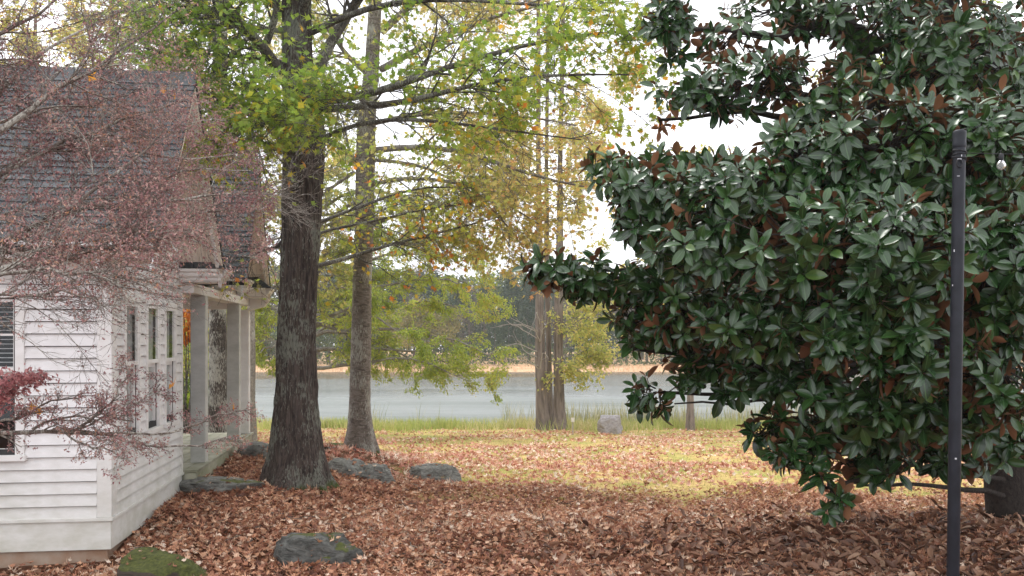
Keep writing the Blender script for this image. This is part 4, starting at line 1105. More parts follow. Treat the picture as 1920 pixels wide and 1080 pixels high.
stems = [limb([(1893, 990), (1885, 900), (1860, 760), (1830, 560), (1800, 300), (1770, 0), (1750, -250)], dM, 8.8, .20, .05, 14, .02),
         limb([(1895, 960), (1930, 860), (1960, 700), (1980, 400), (1990, 100)], dM, 8.5, .15, .05, 14, .02),
         limb([(1880, 900), (1800, 780), (1740, 620), (1700, 400), (1640, 130), (1590, 60), (1560, -60)], dM, 7.6, .11, .035, 14, .02)]
for p, r in stems: T.add(p, r, 10)
sp_ = np.concatenate([p for p, r in stems]); 
tws = []
for (px, py, d, rx, ry, dn) in blobs:
    c = P(px, py, d); ax = np.array([rx / F * d, max(rx, ry) / F * d * .85, ry / F * d])
    # limb from the nearest lower stem point
    cand = sp_[sp_[:, 2] < c[2] + .3]
    if len(cand) == 0: cand = sp_
    dist = np.linalg.norm((cand - c) * np.array([1, 1, 1.6]), axis=1) + .0
    s0 = cand[np.argmin(dist)]
    midp = (s0 + c) / 2 + np.array([0, 0, -.12]) + rng.normal(0, .08, 3)
    path = resample(np.array([s0, (s0 + midp) / 2 + rng.normal(0, .05, 3), midp, (midp + c) / 2 + rng.normal(0, .05, 3), c]), 9, .02)
    T.add(path, np.linspace(.04, .012, 9), 6)
    area = 4 * math.pi * ((ax[0] * ax[1]) ** 1.6 / 3 + (ax[0] * ax[2]) ** 1.6 / 3 + (ax[1] * ax[2]) ** 1.6 / 3) ** (1 / 1.6)
    nr_ = int(max(8, area / .024 * dn))
    dirs = unit(rng.normal(0, 1, (nr_, 3)))
    rad = rng.uniform(.45, 1.05, nr_) ** .6
    p = c + dirs * ax * rad[:, None]
    o = unit(dirs * .9 + np.array([0, -.35, .45]) + rng.normal(0, .35, (nr_, 3)))
    ros_p.append(p); ros_o.append(o)
    # twigs
    st = c + (p - c) * .25
    k = 4; tt = np.linspace(0, 1, k)[None, :, None]
    tw = st[:, None] * (1 - tt) + p[:, None] * tt; tw[:, 1:3] += rng.normal(0, .02, (nr_, 2, 3)); tw[:, 1:3, 2] -= .03
    tws.append(tw)
# low bare branches under the crown
for pts, d0, d1_ in (([(1880, 930), (1800, 915), (1700, 905), (1610, 915), (1570, 900)], 8.4, 6.6), ([(1880, 900), (1780, 880), (1700, 870), (1640, 880)], 8.4, 6.8), ([(1560, 905), (1580, 950), (1572, 985)], 6.3, 6.2),
                     ([(1700, 730), (1600, 740), (1500, 735), (1420, 755), (1350, 760), (1265, 757)], 8.0, 6.8)):
    p, r = limb(pts, d0, d1_, .03, .006, 10, .01); T.add(p, r, 6)
Pn = np.concatenate(ros_p); On = np.concatenate(ros_o)
gap = lambda px_, py_, x0_, x1_, y0_, y1_: (px_ > x0_) & (px_ < x1_) & (py_ > y0_) & (py_ < y1_)
ok = (Pn[:, 2] > gz(Pn[:, 0], Pn[:, 1]) + .12)
ok &= vnoise(Pn * 2.6 + 40) > .27      # the crown is clumped, with dark hollows
up_, vp_ = Pn[:, 0] / Pn[:, 1] * F + 960, 635 - (Pn[:, 2] - CZ) / Pn[:, 1] * F
for (hx, hy, ha, hb) in ((1350, 252, 90, 42), (1285, 266, 50, 22), (1430, 45, 32, 24), (1535, 90, 32, 42), (1650, 105, 30, 30), (1290, 745, 60, 14), (1700, 912, 160, 16)):      # openings between the limbs
    ok &= ((up_ - hx) / ha) ** 2 + ((vp_ - hy) / hb) ** 2 > 1
Pn, On = Pn[ok], On[ok]
twa = np.concatenate(tws)[ok]; T.add(twa, np.broadcast_to(np.linspace(.007, .004, 4), (len(twa), 4)), 3)
T.build('branches', M_mbark, mag, bM, 'stuff')
nR = len(Pn); print("rosettes", nR)
nl = 10
A = unit(np.cross(On, np.array([.3, .2, 1.0]))); B = np.cross(On, A)
ph = rng.uniform(0, 6.28, (nR, 1)) + np.arange(nl)[None] * 2.399
al = np.radians(rng.uniform(-20, 20, (nR, nl)) + np.linspace(34, 104, nl)[None])
rad = A[:, None] * np.cos(ph)[..., None] + B[:, None] * np.sin(ph)[..., None]
fwd = On[:, None] * np.cos(al)[..., None] + rad * np.sin(al)[..., None]
nrm = On[:, None] * np.sin(al)[..., None] - rad * np.cos(al)[..., None] + rng.normal(0, .22, (nR, nl, 3))
fwd = unit(fwd + np.array([0, 0, -.22]) * np.linspace(.2, 1.3, nl)[None, :, None])
back = np.linspace(0.0, .07, nl)[None, :, None]
pos = Pn[:, None] - On[:, None] * back + fwd * .012
size = rng.uniform(.085, .155, (nR, nl)) * rng.uniform(.85, 1.12, (nR, 1)) * np.linspace(.8, 1.05, nl)[None]
rnd = np.clip(rng.random((nR, 1)) * .6 + rng.random((nR, nl)) * .45 - .05, 0, .999)
keep = (rng.random((nR, nl)) < .92)
pos, fwd, nrm, size, rnd = pos[keep], fwd[keep], nrm[keep], size[keep], rnd[keep]
MAG = ellip(.225, .18, -.20, 6)
print("magnolia leaves", len(pos))
add_leaves("crown", mag, bM, pos, fwd, nrm, size, rnd, MAG, M_mag, 300)
# ---------------------------------------------------------------- japanese maple, left foreground (trunk beyond the left edge)
M_jleaf = leaf_mat("curled_maroon_leaves", [(0, (.17, .070, .076)), (.35, (.30, .145, .145)), (.65, (.42, .24, .215)), (.9, (.54, .38, .32)), (1, (.42, .20, .10))], .7, .25)
M_jred = leaf_mat("crimson_leaves", [(0, (.26, .09, .10)), (.5, (.42, .17, .17)), (1, (.56, .30, .28))], .6, .35)
M_jbark = bark_mat("lichened_maple_bark", (.09, .07, .06), (.23, .19, .16), (.40, .38, .33), .8, .55, fs=60)
dJ = 4.4
bJ = np.array([-3.0, 4.1, 0.0]); bJ[2] = float(gz(-3.0, 4.1)) - .03
jm = thing("japanese_maple", "maroon-leaved japanese maple spreading fine twigs in front of the house", "tree", bJ)
J = []
def lj(pts, d0, d1, r0=.016, r1=.003): J.append(limb(pts, d0, d1, r0, r1, 10, .008))
lj([(-160, 420), (-60, 300), (40, 210), (92, 177), (128, 147), (170, 132), (200, 126), (232, 100), (285, 60), (330, 20)], 4.2, 4.6, .022)
lj([(-160, 520), (-40, 480), (68, 428), (115, 398), (170, 364), (213, 339), (239, 313), (273, 279), (310, 240)], 4.2, 4.5, .020)
lj([(-150, 420), (-60, 350), (0, 325), (60, 300), (102, 270), (183, 240), (260, 215), (340, 190)], 4.3, 5.0, .018)
lj([(150, 380), (240, 395), (324, 373), (400, 368), (500, 364), (545, 350)], 4.5, 5.0, .010)
lj([(-100, 520), (60, 500), (175, 470), (196, 449), (324, 449), (400, 440)], 4.1, 4.4, .014)
lj([(-100, 560), (0, 510), (100, 498), (180, 510), (230, 540)], 3.9, 3.8, .012)
lj([(-160, 300), (-80, 120), (0, 60), (90, 20), (160, -40)], 4.2, 4.4, .02)
lj([(-160, 350), (-20, 200), (60, 100), (150, 60), (230, 20)], 4.4, 5.0, .018)
lj([(-100, 600), (0, 548), (70, 545), (95, 560), (140, 535), (180, 560)], 3.9, 3.7, .007)
lj([(60, 420), (180, 390), (300, 330), (400, 310), (470, 320)], 4.6, 5.2, .012)
lj([(40, 300), (150, 260), (280, 290), (380, 300), (440, 290)], 4.8, 5.3, .010)
lj([(100, 450), (250, 430), (350, 400), (440, 400), (500, 390)], 4.4, 4.8, .010)
lj([(-100, 250), (0, 230), (100, 210), (200, 190), (330, 160)], 4.8, 5.3, .012)
lj([(-160, 200), (-60, 100), (-10, 20), (20, -60)], 4.3, 4.5, .015)
lj([(-120, 480), (-30, 420), (50, 380), (140, 330)], 4.5, 4.7, .012)
lj([(-120, 400), (0, 400), (80, 440), (170, 430), (260, 460)], 4.2, 4.3, .010)
lj([(0, 350), (80, 250), (130, 180), (160, 100), (200, 30)], 4.8, 5.2, .010)
UP = len(J)
lj([(-140, 830), (0, 815), (67, 805), (100, 803), (130, 804), (180, 812), (207, 816), (240, 813), (300, 815), (340, 808)], 4.0, 4.5, .014)
lj([(120, 804), (180, 812), (207, 818), (269, 836), (330, 840), (414, 826), (430, 818)], 4.2, 4.7, .008)
lj([(140, 806), (190, 770), (215, 740), (240, 700)], 4.2, 4.2, .006)
lj([(150, 805), (200, 780), (260, 755), (300, 720)], 4.2, 4.5, .005)
lj([(300, 815), (360, 800), (410, 775), (460, 770)], 4.5, 5.0, .006)
lj([(0, 790), (60, 770), (110, 745), (150, 750)], 4.1, 4.0, .006)
lj([(100, 804), (150, 830), (200, 850), (240, 860)], 4.1, 3.9, .005)
lj([(60, 805), (120, 780), (180, 775), (250, 790)], 4.1, 4.2, .006)
# hidden trunk and crotch
Tj = Tubes()
trj = np.array([bJ, bJ + (.05, 0, .5), bJ + (.0, .05, 1.1), P(-160, 480, 4.2), P(-160, 350, 4.2), P(-170, 200, 4.3)])
Tj.add(resample(trj, 14), np.linspace(.075, .025, 14), 10)
for e in (P(-140, 830, 4.0),): Tj.add(resample(np.array([bJ + (.0, 0, .9), (bJ + e) / 2 + (0, 0, .6), e]), 6), np.linspace(.03, .014, 6), 8)
for j in J[:UP]:
    s = j[0][0]
    if s[0] / s[1] * F + 960 < -80:
        tgt = resample(trj, 14); q = tgt[np.argmin(np.linalg.norm(tgt - s - np.array([0, 0, -.15]), axis=1))]
        Tj.add(resample(np.array([q, (q + s) / 2 + (0, 0, .02), s]), 5), np.linspace(.026, .02, 5), 6)
LP = np.stack([p for p, r in J]); LR = np.stack([r for p, r in J])
Tj.add(LP, LR, 7)
killj = lambda p: (p[:, 1] < 3.1)
def fan(Ls, Rs, m1, l1, m2, l2, m3, l3):
    a, ar = grow(Ls, Rs, m1, l1, .75, .03, .02, .16, 6, .12, .5, .0018, .55, .7, killj); Tj.add(a, ar, 4)
    b_, br = grow(a, ar, m2, l2, .7, .02, .02, .2, 5, .15, .6, .0011, .6, .6, killj); Tj.add(b_, br, 3)
    c, cr_ = grow(b_, br, m3, l3, .7, .0, .02, .22, 4, .2, .7, .0008, .8, .5, killj); Tj.add(c, cr_, 3)
    return c
up_t = fan(LP[:UP], LR[:UP], 14, .55, 8, .26, 5, .12)
lo_t = fan(LP[UP:], LR[UP:], 12, .15, 6, .08, 3, .045)
Tj.build("branches", M_jbark, jm, bJ, 'stuff')
CURL = (np.array([(0, 0, 0), (.22, .35, .12), (.05, .55, -.02), (.12, 1, .2), (-.06, .6, -.05), (-.3, .75, .15), (-.14, .35, .1)], float), [np.array([[0, 1, 2], [2, 3, 4], [0, 2, 4], [4, 5, 6], [0, 4, 6]])])
pos1, tan1 = along(up_t, 7, .1); pos2, tan2 = along(lo_t, 2, .2)
kk = rng.random(len(pos1)) < np.clip((n2(pos1[:, 0], pos1[:, 2], 2.2, 44) - .30) * 4.5, .16, .72)
u = pos1[:, 0] / pos1[:, 1] * F + 960; v = 635 - (pos1[:, 2] - CZ) / pos1[:, 1] * F
kk &= ~((v > 560) & (rng.random(len(v)) < .7)) & ~((u > 515))
kk &= rng.random(len(v)) < np.interp(v, [0, 120, 200], [.55, .7, 1])
pos1, tan1 = pos1[kk], tan1[kk]
pos = np.concatenate([pos1, pos2]) ; tan = np.concatenate([tan1, tan2]); pos = pos + rng.normal(0, .008, pos.shape); n = len(pos); print("jmaple", n)
fw = unit(tan * .3 + rng.normal(0, .7, (n, 3)) + np.array([0, 0, -.5])); nr = unit(rng.normal(0, 1, (n, 3)))
rnd = np.clip(rng.beta(2, 2, n) + (n2(pos[:, 0], pos[:, 2], 2.5, 4) - .5) * .9, 0, .999)
add_leaves("crown", jm, bJ, pos, fw, nr, rng.uniform(.011, .024, n), rnd, CURL, M_jleaf)
# crimson spray in front of the window
n = 1000
q = rng.normal(0, 1, (n, 3)) * np.array([.050, .05, .040])
c = np.where(rng.random((n, 1)) < .6, P(0, 735, 4.0), P(52, 708, 4.0))
q[c[:, 0] > P(40, 0, 4.0)[0]] *= np.array([.75, .8, .4])
fw = unit(rng.normal(0, .7, (n, 3)) + np.array([.3, 0, -.4])); nr = unit(rng.normal(0, 1, (n, 3)))
o = add_leaves("crimson_spray", jm, bJ, c + q, fw, nr, rng.uniform(.018, .036, n), rng.random(n), CURL, M_jred)
o['label'] = "brighter crimson spray of leaves in front of the window"
Tr = Tubes(); p, r = limb([(-140, 800), (-60, 770), (0, 745), (40, 715), (85, 700)], 4.0, 4.0, .008, .002, 10, .005); Tr.add(p, r, 5)
a, ar = grow(p[None], r[None], 22, .16, .9, .0, .02, .2, 5, .3, .5, .001); Tr.add(a, ar, 3); Tr.build("twigs", M_jbark, jm, bJ, 'stuff')
# a few orange oak leaves caught in the twigs
for (px, py, dd, s) in ((166, 152, 4.5, .085), (308, 176, 5.0, .06), (330, 187, 5.0, .08), (60, 770, 4.1, .07), (75, 778, 4.1, .06), (440, 770, 5.0, .06), (318, 730, 4.5, .07), (575, 315, 8.3, .11)):
    lm = mesh_np("caught_leaf", OAK[0], OAK[1], M_leafG, smooth=True, attrs={'rnd': np.full(len(OAK[0]), .96)})
    o = link("fallen_leaf", lm); p = P(px, py, dd); o.location = p; o.scale = (s,) * 3; o.rotation_euler = (random.uniform(.8, 2.2), random.uniform(-.5, .5), random.uniform(-1, 1))
    o.parent = jm; o.location = Vector(p) - Vector(bJ)
# ---------------------------------------------------------------- rocks
import bmesh
def rock_mat(name, moss=0.0, c0=(.07, .07, .062), c1=(.33, .33, .30)):
    m, N, L, b = new_mat(name)
    nz = noise(N, L, 11, 9, .78, sc3=(1, 1, 2.4), dist=.6); r = ramp(N, [(.36, c0), (.60, c1)]); L.new(nz.outputs['Fac'], r.inputs['Fac']); col = r.outputs['Color']
    if moss:
        g = N.new("ShaderNodeNewGeometry"); sp = N.new("ShaderNodeSeparateXYZ"); L.new(g.outputs['Normal'], sp.inputs[0])
        n4 = noise(N, L, 3.5, 4, .6); ad = N.new("ShaderNodeMath"); ad.operation = 'MULTIPLY_ADD'; L.new(sp.outputs['Z'], ad.inputs[0]); ad.inputs[1].default_value = .35; L.new(n4.outputs['Fac'], ad.inputs[2])
        r3 = ramp(N, [(.92 - moss * .3, (0, 0, 0)), (.97 - moss * .3, (1, 1, 1))]); L.new(ad.outputs[0], r3.inputs['Fac'])
        n5 = noise(N, L, 40, 4, .7); rm = ramp(N, [(.3, (.045, .055, .014)), (.7, (.17, .19, .04))]); L.new(n5.outputs['Fac'], rm.inputs['Fac'])
        col = mixc(N, L, r3.outputs['Color'], col, rm.outputs['Color'])
    L.new(col, b.inputs['Base Color']); b.inputs['Roughness'].default_value = .9
    bump(N, L, b, nz.outputs['Fac'], 1.0, .05); return m
ROCK_LEAF = []
def rock(label, c, sx, sy, sz, seed, mat, rz=0.0, sub=5, flat=.5, layer=0.12, nm="rock"):
    bm = bmesh.new(); bmesh.ops.create_icosphere(bm, subdivisions=sub, radius=1.0)
    v = np.array([q.co for q in bm.verts]); u = unit(v)
    # chiselled: clamp against random planes
    r = np.random.default_rng(seed); rad = np.ones(len(v))
    for _ in range(16):
        nn = unit(r.normal(0, 1, 3)); dd = r.uniform(.52, .85); dp = u @ nn; rad = np.where(dp > 1e-3, np.minimum(rad, dd / np.maximum(dp, 1e-3)), rad)
    p = u * rad[:, None]
    p *= (1 + .22 * (fbm(p * 2.2 + seed, 4) - .5) + .16 * (fbm(p * 8 + seed, 4) - .5))[:, None]
    p[:, 2] += layer * (np.abs(2 * vnoise(np.stack([p[:, 0] * .8, p[:, 1] * .8, p[:, 2] * 6 + seed], -1)) - 1) - .5)
    p[:, 2] = np.where(p[:, 2] > flat, flat + (p[:, 2] - flat) * .35, p[:, 2])
    for q, w in zip(bm.verts, p): q.co = (w[0] * sx, w[1] * sy, w[2] * sz)
    up_ = np.array([(q.co.x, q.co.y, q.co.z) for q in bm.verts if q.normal.z > .55 or q.co.z > sz * .1])
    cz_, sn_ = math.cos(rz), math.sin(rz)
    if c[1] < 14 and len(up_):
        for w in up_[r.integers(0, len(up_), int(4 + 16 * sx * sy / .06))]: ROCK_LEAF.append((c[0] + w[0] * cz_ - w[1] * sn_, c[1] + w[0] * sn_ + w[1] * cz_, c[2] + w[2] + .006))
    me = bpy.data.meshes.new(nm); bm.to_mesh(me); bm.free(); me.polygons.foreach_set('use_smooth', np.ones(len(me.polygons), bool)); me.materials.append(mat)
    o = link(nm, me); o.location = c; o.rotation_euler = (0, 0, rz); return tagp(o, label, "boulder" if nm == "boulder" else "rock")
def at_px(px, py, guess=7.0, dz=0.0):
    d = guess
    for _ in range(60):
        x = (px - 960) / F * d; zt = float(gz(x, d)); dn = (CZ - zt) * F / (py - 635); d = d * .6 + dn * .4
    return np.array([(px - 960) / F * d, d, float(gz((px - 960) / F * d, d)) + dz])
M_rock = rock_mat("lichened_grey_rock"); M_rockm = rock_mat("mossy_rock", .40, (.05, .05, .045), (.20, .20, .18)); M_rocks = rock_mat("slightly_mossy_rock", .12); M_rockmm = rock_mat("thickly_mossed_rock", .95, c0=(.05, .04, .03), c1=(.12, .09, .07))
rock("flat grey rock with a bright moss patch lying alone in the foreground leaves", at_px(605, 1052, 7, .0), .36, .28, .34, 3, M_rockm, .1, flat=.55, layer=.2)
rock("moss-covered hump of rock at the near corner of the house", at_px(292, 1088, 6.5, -.09), .40, .36, .36, 5, M_rockmm, .4, flat=.8)
rock("low dark rock cut by the bottom edge, right of the moss hump", at_px(430, 1092, 6.5, -.05), .20, .14, .09, 8, M_rocks, -.2)
rock("small flat stone almost buried in leaves between the moss hump and the flat rock", at_px(395, 1040, 6.5, -.05), .12, .09, .06, 18, M_rocks, -.2)
rock("long grey slab of rock lying against the porch deck", at_px(420, 918, 9, .02), .52, .36, .24, 12, M_rocks, .1, flat=.3)
rock("rough grey rock just right of the big trunk's roots", at_px(655, 893, 10, .02), .29, .24, .32, 14, M_rock, .3, layer=.25)
rock("cracked grey rock, middle one of the row edging the mound", at_px(703, 900, 10, .02), .42, .3, .34, 16, M_rock, -.1, layer=.3)
rock("sloping grey rock with a little moss, rightmost of the row edging the mound", at_px(812, 900, 10.5, .0), .38, .3, .32, 22, M_rocks, .5)
rock("pale rock at the far end of the porch deck", at_px(482, 853, 12, .03), .24, .22, .2, 25, M_rock, .2)
rock("flat rock behind the left side of the big trunk", at_px(512, 862, 12, .02), .2, .2, .2, 27, M_rocks, .2)
o = rock("pinkish-grey boulder standing alone in the grass at the lake edge", at_px(1146, 812, 30, .20), .50, .36, .44, 47, rock_mat("pinkish_boulder", 0, (.26, .245, .25), (.46, .43, .44)), .15, flat=.8, nm="boulder")
# exposed roots behind the big trunk
rt = Tubes(); q = at_px(615, 838, 14)
for pts in ([(600, 842), (625, 835), (650, 838)], [(612, 846), (640, 842), (662, 840)]):
    pp = np.array([at_px(a, b_, 13, .03) for a, b_ in pts]); rt.add(resample(pp, 8, .01), np.linspace(.035, .05, 8), 7)
rt.build("surface_roots", M_bark1, tree2, b2)

# ---------------------------------------------------------------- litter, straw, grass
LIT = [(0, (.11, .045, .030)), (.2, (.26, .105, .065)), (.45, (.45, .205, .12)), (.68, (.62, .34, .20)), (.85, (.74, .51, .36)), (1, (.82, .68, .55))]
M_lit = leaf_mat("dry_oak_leaf_litter", LIT, .62, .12, spec=.35)
M_litf = leaf_mat("pale_russet_litter", [(0, (.26, .08, .055)), (.3, (.48, .18, .12)), (.6, (.66, .34, .24)), (.85, (.78, .55, .42)), (1, (.84, .70, .56))], .6, .12, spec=.35)  # drier leaves, also lightened to paint the sun on the open lawn
M_litm = leaf_mat("fallen_magnolia_leaves", [(0, (.07, .035, .026)), (.35, (.19, .095, .06)), (.7, (.36, .20, .125)), (1, (.56, .40, .28))], .5, .0, spec=.4)
M_straw = leaf_mat("pine_straw", [(0, (.10, .035, .02)), (.5, (.20, .075, .04)), (1, (.32, .15, .08))], .8, 0)
def wedge(n, y0, y1, margin=2.4, pw=1.0):
    """points on the ground inside the view wedge plus a side margin"""
    u_ = rng.random(n); y = np.sqrt(y0 ** 2 + (y1 ** 2 - y0 ** 2) * u_) if pw == 1.0 else y0 + (y1 - y0) * u_
    x = rng.uniform(-1, 1, n) * (y * .565 + margin); return x, y
def on_ground(x, y):
    lx, ly = x + 3.09, y - 6.96; c, s = math.cos(math.atan(.132)), math.sin(math.atan(.132)); hx = lx * c + ly * s; hy = -lx * s + ly * c
    inh = (hx < .03) & (hy > -.03) & (hy < 2.4) | (hx < .17) & (hy >= 2.3) & (hy < 6.2)
    return (y < shore(x) - .2) & ~inh
def litter_density(x, y):
    a = n2(x, y, .55, 51); b_ = n2(x, y, 1.9, 52)
    d = np.where(y < 9.5, np.clip(.72 + (b_ - .42) * 2.6, .42, 1), np.interp(y, [9.5, 11.5, 15, 22, 27, 31], [1.0, .85, .75, .5, .28, .12]))
    bed = mulch(x, y)
    patch = np.clip((a * .65 + b_ * .35 - .40) * 6, .05, 1)
    d = np.where(y > 8.4, d * (patch * (1 - bed) + bed), d)
    # bare grass patches right of the mound and right under the magnolia's far side
    g1_ = np.exp(-((x + .45) / .9) ** 2 - ((y - 10.2) / .75) ** 2); g2_ = np.exp(-((x - 5.2) / 2.3) ** 2 - ((y - 11.2) / 1.4) ** 2); g3 = np.exp(-((x - .6) / 1.0) ** 2 - ((y - 13) / .9) ** 2) * .5
    return d * (1 - .92 * g1_) * (1 - .85 * g2_) * (1 - g3)
def put_litter(nm, lab, n, y0, y1, size, tmpl, mat, rndf, dens=litter_density, lift=.02, tilt=.5, sink=0):
    x, y = wedge(n, y0, y1); k = on_ground(x, y) & (rng.random(n) < dens(x, y)); x, y = x[k], y[k]; n = len(x)
    z = gz(x, y) + rng.random(n) * lift + .004
    a = rng.uniform(0, 6.283, n); fw = np.stack([np.cos(a), np.sin(a), rng.normal(0, tilt * .6, n)], -1)
    nr = unit(np.stack([rng.normal(0, tilt, n), rng.normal(0, tilt, n), np.ones(n)], -1))
    sz = rng.uniform(size[0], size[1], n); T, TF = tmpl
    V, Fs, at = scatter(T, TF, np.stack([x, y, z], -1), frames(unit(fw), nr), sz, np.clip(rndf(n, x, y), 0, .999))
    o = link(nm, mesh_np(nm, V, Fs, mat, attrs={'rnd': at})); print(nm, n); return tagp(o, lab, "leaves" , kind='stuff')
L_a = lobed(.55, .30); L_b = lobed(.95, .36, tips=((-88, .5), (-48, .75), (0, 1.0), (45, .6), (85, .55))); L_c = lobed(-.5, .28)
rf = lambda n, x, y: rng.beta(1.5, 1.6, n) + (n2(x, y, .7, 60) - .5) * .5 + np.interp(y, [6, 10, 16], [0, 0, .12])
for q, tm in enumerate((L_a, L_b, L_c)):
    put_litter("fallen_leaves", ["dry lobed leaves covering the foreground lawn and mound", "curled russet leaves scattered through the near litter", "overturned brown leaves in the near litter"][q], 62000, 4.6, 11.5, (.038, .080), tm, M_lit, rf, lift=.04, tilt=.65)
put_litter("fallen_leaves", "thinner russet leaf cover on the lawn running to the lake", 90000, 11.2, 30.8, (.075, .12), L_b, M_litf, rf, lift=.03, tilt=.6)
def md(x, y): return np.exp(-np.maximum(0, np.hypot((x - 4.3) / 3.6, (y - 7.2) / 2.0) - .55) ** 2 * 7)
put_litter("magnolia_leaf_litter", "large brown fallen magnolia leaves under the dark tree", 20000, 4.6, 9.6, (.075, .125), ellip(.20, .35, .22, 4), M_litm, lambda n, x, y: rng.beta(1.4, 1.6, n), dens=md, lift=.05, tilt=.55)
# leaves lodged on the rocks and small twigs on the ground
rl = np.array(ROCK_LEAF); n = len(rl); a = rng.uniform(0, 6.283, n)
V, Fs, at = scatter(L_b[0], L_b[1], rl, frames(unit(np.stack([np.cos(a), np.sin(a), rng.normal(0, .3, n)], -1)), unit(rng.normal(0, .35, (n, 3)) + (0, 0, 1))), rng.uniform(.03, .07, n), rng.random(n))
o = link('fallen_leaves', mesh_np('fallen_leaves', V, Fs, M_lit, attrs={'rnd': at})); tagp(o, 'single dry leaves lodged on top of the rocks', 'leaves', kind='stuff')
x, y = wedge(900, 4.8, 12); k = on_ground(x, y) & (litter_density(x, y) > .5); x, y = x[k], y[k]; n = len(x); a = rng.uniform(0, 6.283, n); Lt = rng.uniform(.04, .22, n)
t3 = np.linspace(-.5, .5, 4)[None] * Lt[:, None]; wob = rng.normal(0, .012, (n, 4)); X4 = x[:, None] + np.cos(a)[:, None] * t3 - np.sin(a)[:, None] * wob; Y4 = y[:, None] + np.sin(a)[:, None] * t3 + np.cos(a)[:, None] * wob
twp = np.stack([X4, Y4, gz(X4, Y4) + .035 + rng.random((n, 1)) * .02 + rng.normal(0, .006, (n, 4))], -1)
Vt_, Ft_ = tube_batch(twp, np.broadcast_to(rng.uniform(.0015, .004, (n, 1)), (n, 4)), 4)
o = link('fallen_twigs', mesh_np('fallen_twigs', Vt_, [Ft_], M_branch)); tagp(o, 'small dry twigs lying among the fallen leaves', 'twigs', kind='stuff')
# pine straw on the mound
n = 26000; x, y = wedge(n, 6, 16.5); k = on_ground(x, y) & (rng.random(n) < (mulch(x, y) * np.clip((n2(x, y, .8, 71) - .36) * 5, 0.1, 1)) * (y > 7.0) * (x < .8)); x, y = x[k], y[k]; n = len(x)
z = gz(x, y) + rng.random(n) * .035 + .01; a = rng.uniform(0, 6.283, n)
fw = unit(np.stack([np.cos(a), np.sin(a), rng.normal(0, .25, n)], -1)); nr = unit(rng.normal(0, .6, (n, 3)) + np.array([0, 0, 1]))
NEED = (np.array([(-.012, 0, 0), (.012, 0, 0), (.02, .5, .05), (-.004, .5, .05), (.002, 1, 0)], float), [np.array([[0, 1, 2, 3]]), np.array([[3, 2, 4]])])
V, Fs, at = scatter(NEED[0], NEED[1], np.stack([x, y, z], -1), frames(fw, nr), rng.uniform(.09, .17, n), rng.random(n))
o = link("pine_straw", mesh_np("pine_straw", V, Fs, M_straw, attrs={'rnd': at})); tagp(o, "reddish pine straw heaped on the mound around the trunks", "pine straw", kind='stuff')
# grass blades
BL = (np.array([(-.035, 0, 0), (.035, 0, 0), (.02, .55, .06), (-.02, .55, .06), (0, 1, .22)], float), [np.array([[0, 1, 2, 3]]), np.array([[3, 2, 4]])])
def grass(nm, lab, x, y, h0, h1, mat, rn, lean=.25, thin=1.0, kind_cat="grass"):
    n = len(x); z = gz(x, y) - .005; fw = unit(np.stack([rng.normal(0, lean, n), rng.normal(0, lean, n), np.ones(n)], -1)); nr = unit(rng.normal(0, 1, (n, 3)) * np.array([1, 1, .1]))
    T = BL[0] * np.array([thin, 1, 1]); V, Fs, at = scatter(T, BL[1], np.stack([x, y, z], -1), frames(fw, nr), rng.uniform(h0, h1, n), rn)
    o = link(nm, mesh_np(nm, V, Fs, mat, attrs={'rnd': at})); return tagp(o, lab, kind_cat, kind='stuff')
M_grass = leaf_mat("tan_green_grass", [(0, (.10, .14, .03)), (.4, (.20, .22, .05)), (.7, (.38, .31, .11)), (1, (.52, .42, .19))], .7, .3)
M_shore = leaf_mat("bright_shore_grass", [(0, (.24, .31, .08)), (.4, (.38, .42, .12)), (.7, (.50, .46, .20)), (1, (.62, .53, .32))], .7, .35)
M_reed = leaf_mat("tan_reeds", [(0, (.16, .20, .06)), (.4, (.34, .32, .14)), (1, (.58, .50, .30))], .7, .3)
x, y = wedge(90000, 8.3, 29); k = on_ground(x, y) & (mulch(x, y) < .35) & (n2(x, y, 2.5, 80) > .4); x, y = x[k], y[k]
grass("lawn_grass", "short tan and green grass showing between the leaves", x, y, .03, .065, M_grass, np.clip(rng.beta(2, 2, len(x)) + (n2(x, y, .5, 81) - .5), 0, .999), .5, 1.6)
n = 26000; x = rng.uniform(-14, 16, n); y = shore(x) - .15 - np.abs(rng.normal(0, .5, n)) * (.4 + 3.2 * n2(x, x * 0, .9, 61)) + rng.uniform(0, .6, n)
k = ~((x > -1.9) & (x < .2) & (y > shore(x) - .25)); x, y = x[k], y[k]
grass("shore_grass", "bright yellow-green grass strip along the near edge of the lake", x, y, .16, .48, M_shore, np.clip(rng.beta(2, 2, len(x)) * .8 + (n2(x, y, .8, 82) - .4) * 1.1, 0, .999), .25, .8)
n = 5200; x = np.concatenate([rng.uniform(-13, 16, n // 3), rng.uniform(1.5, 13, n // 2), rng.uniform(-2.6, .4, 160)]); y = shore(x) + rng.normal(.15, .45, len(x)) 
k = n2(x, y, .8, 90) > np.where(x > 1.2, .34, .52); x, y = x[k], y[k]
grass("reeds", "thin tan reeds standing at the water's edge", x, y, .5, 1.1, M_reed, rng.random(len(x)), .10, .35, "reeds")
# tan grass tufts on the far bank
n = 30000; x = rng.uniform(-58, 58, n); y = rng.uniform(83.2, 95, n)
grass("bank_grass", "dry tan grass on the bank across the lake", x, y, .10, .34, leaf_mat("dry_bank_grass", [(0, (.42, .23, .12)), (.5, (.60, .39, .23)), (1, (.70, .52, .34))], .8, .2), np.clip(rng.random(n) * .5 + n2(x, y, .2, 91) * .6, 0, .999), .4, 2.0)

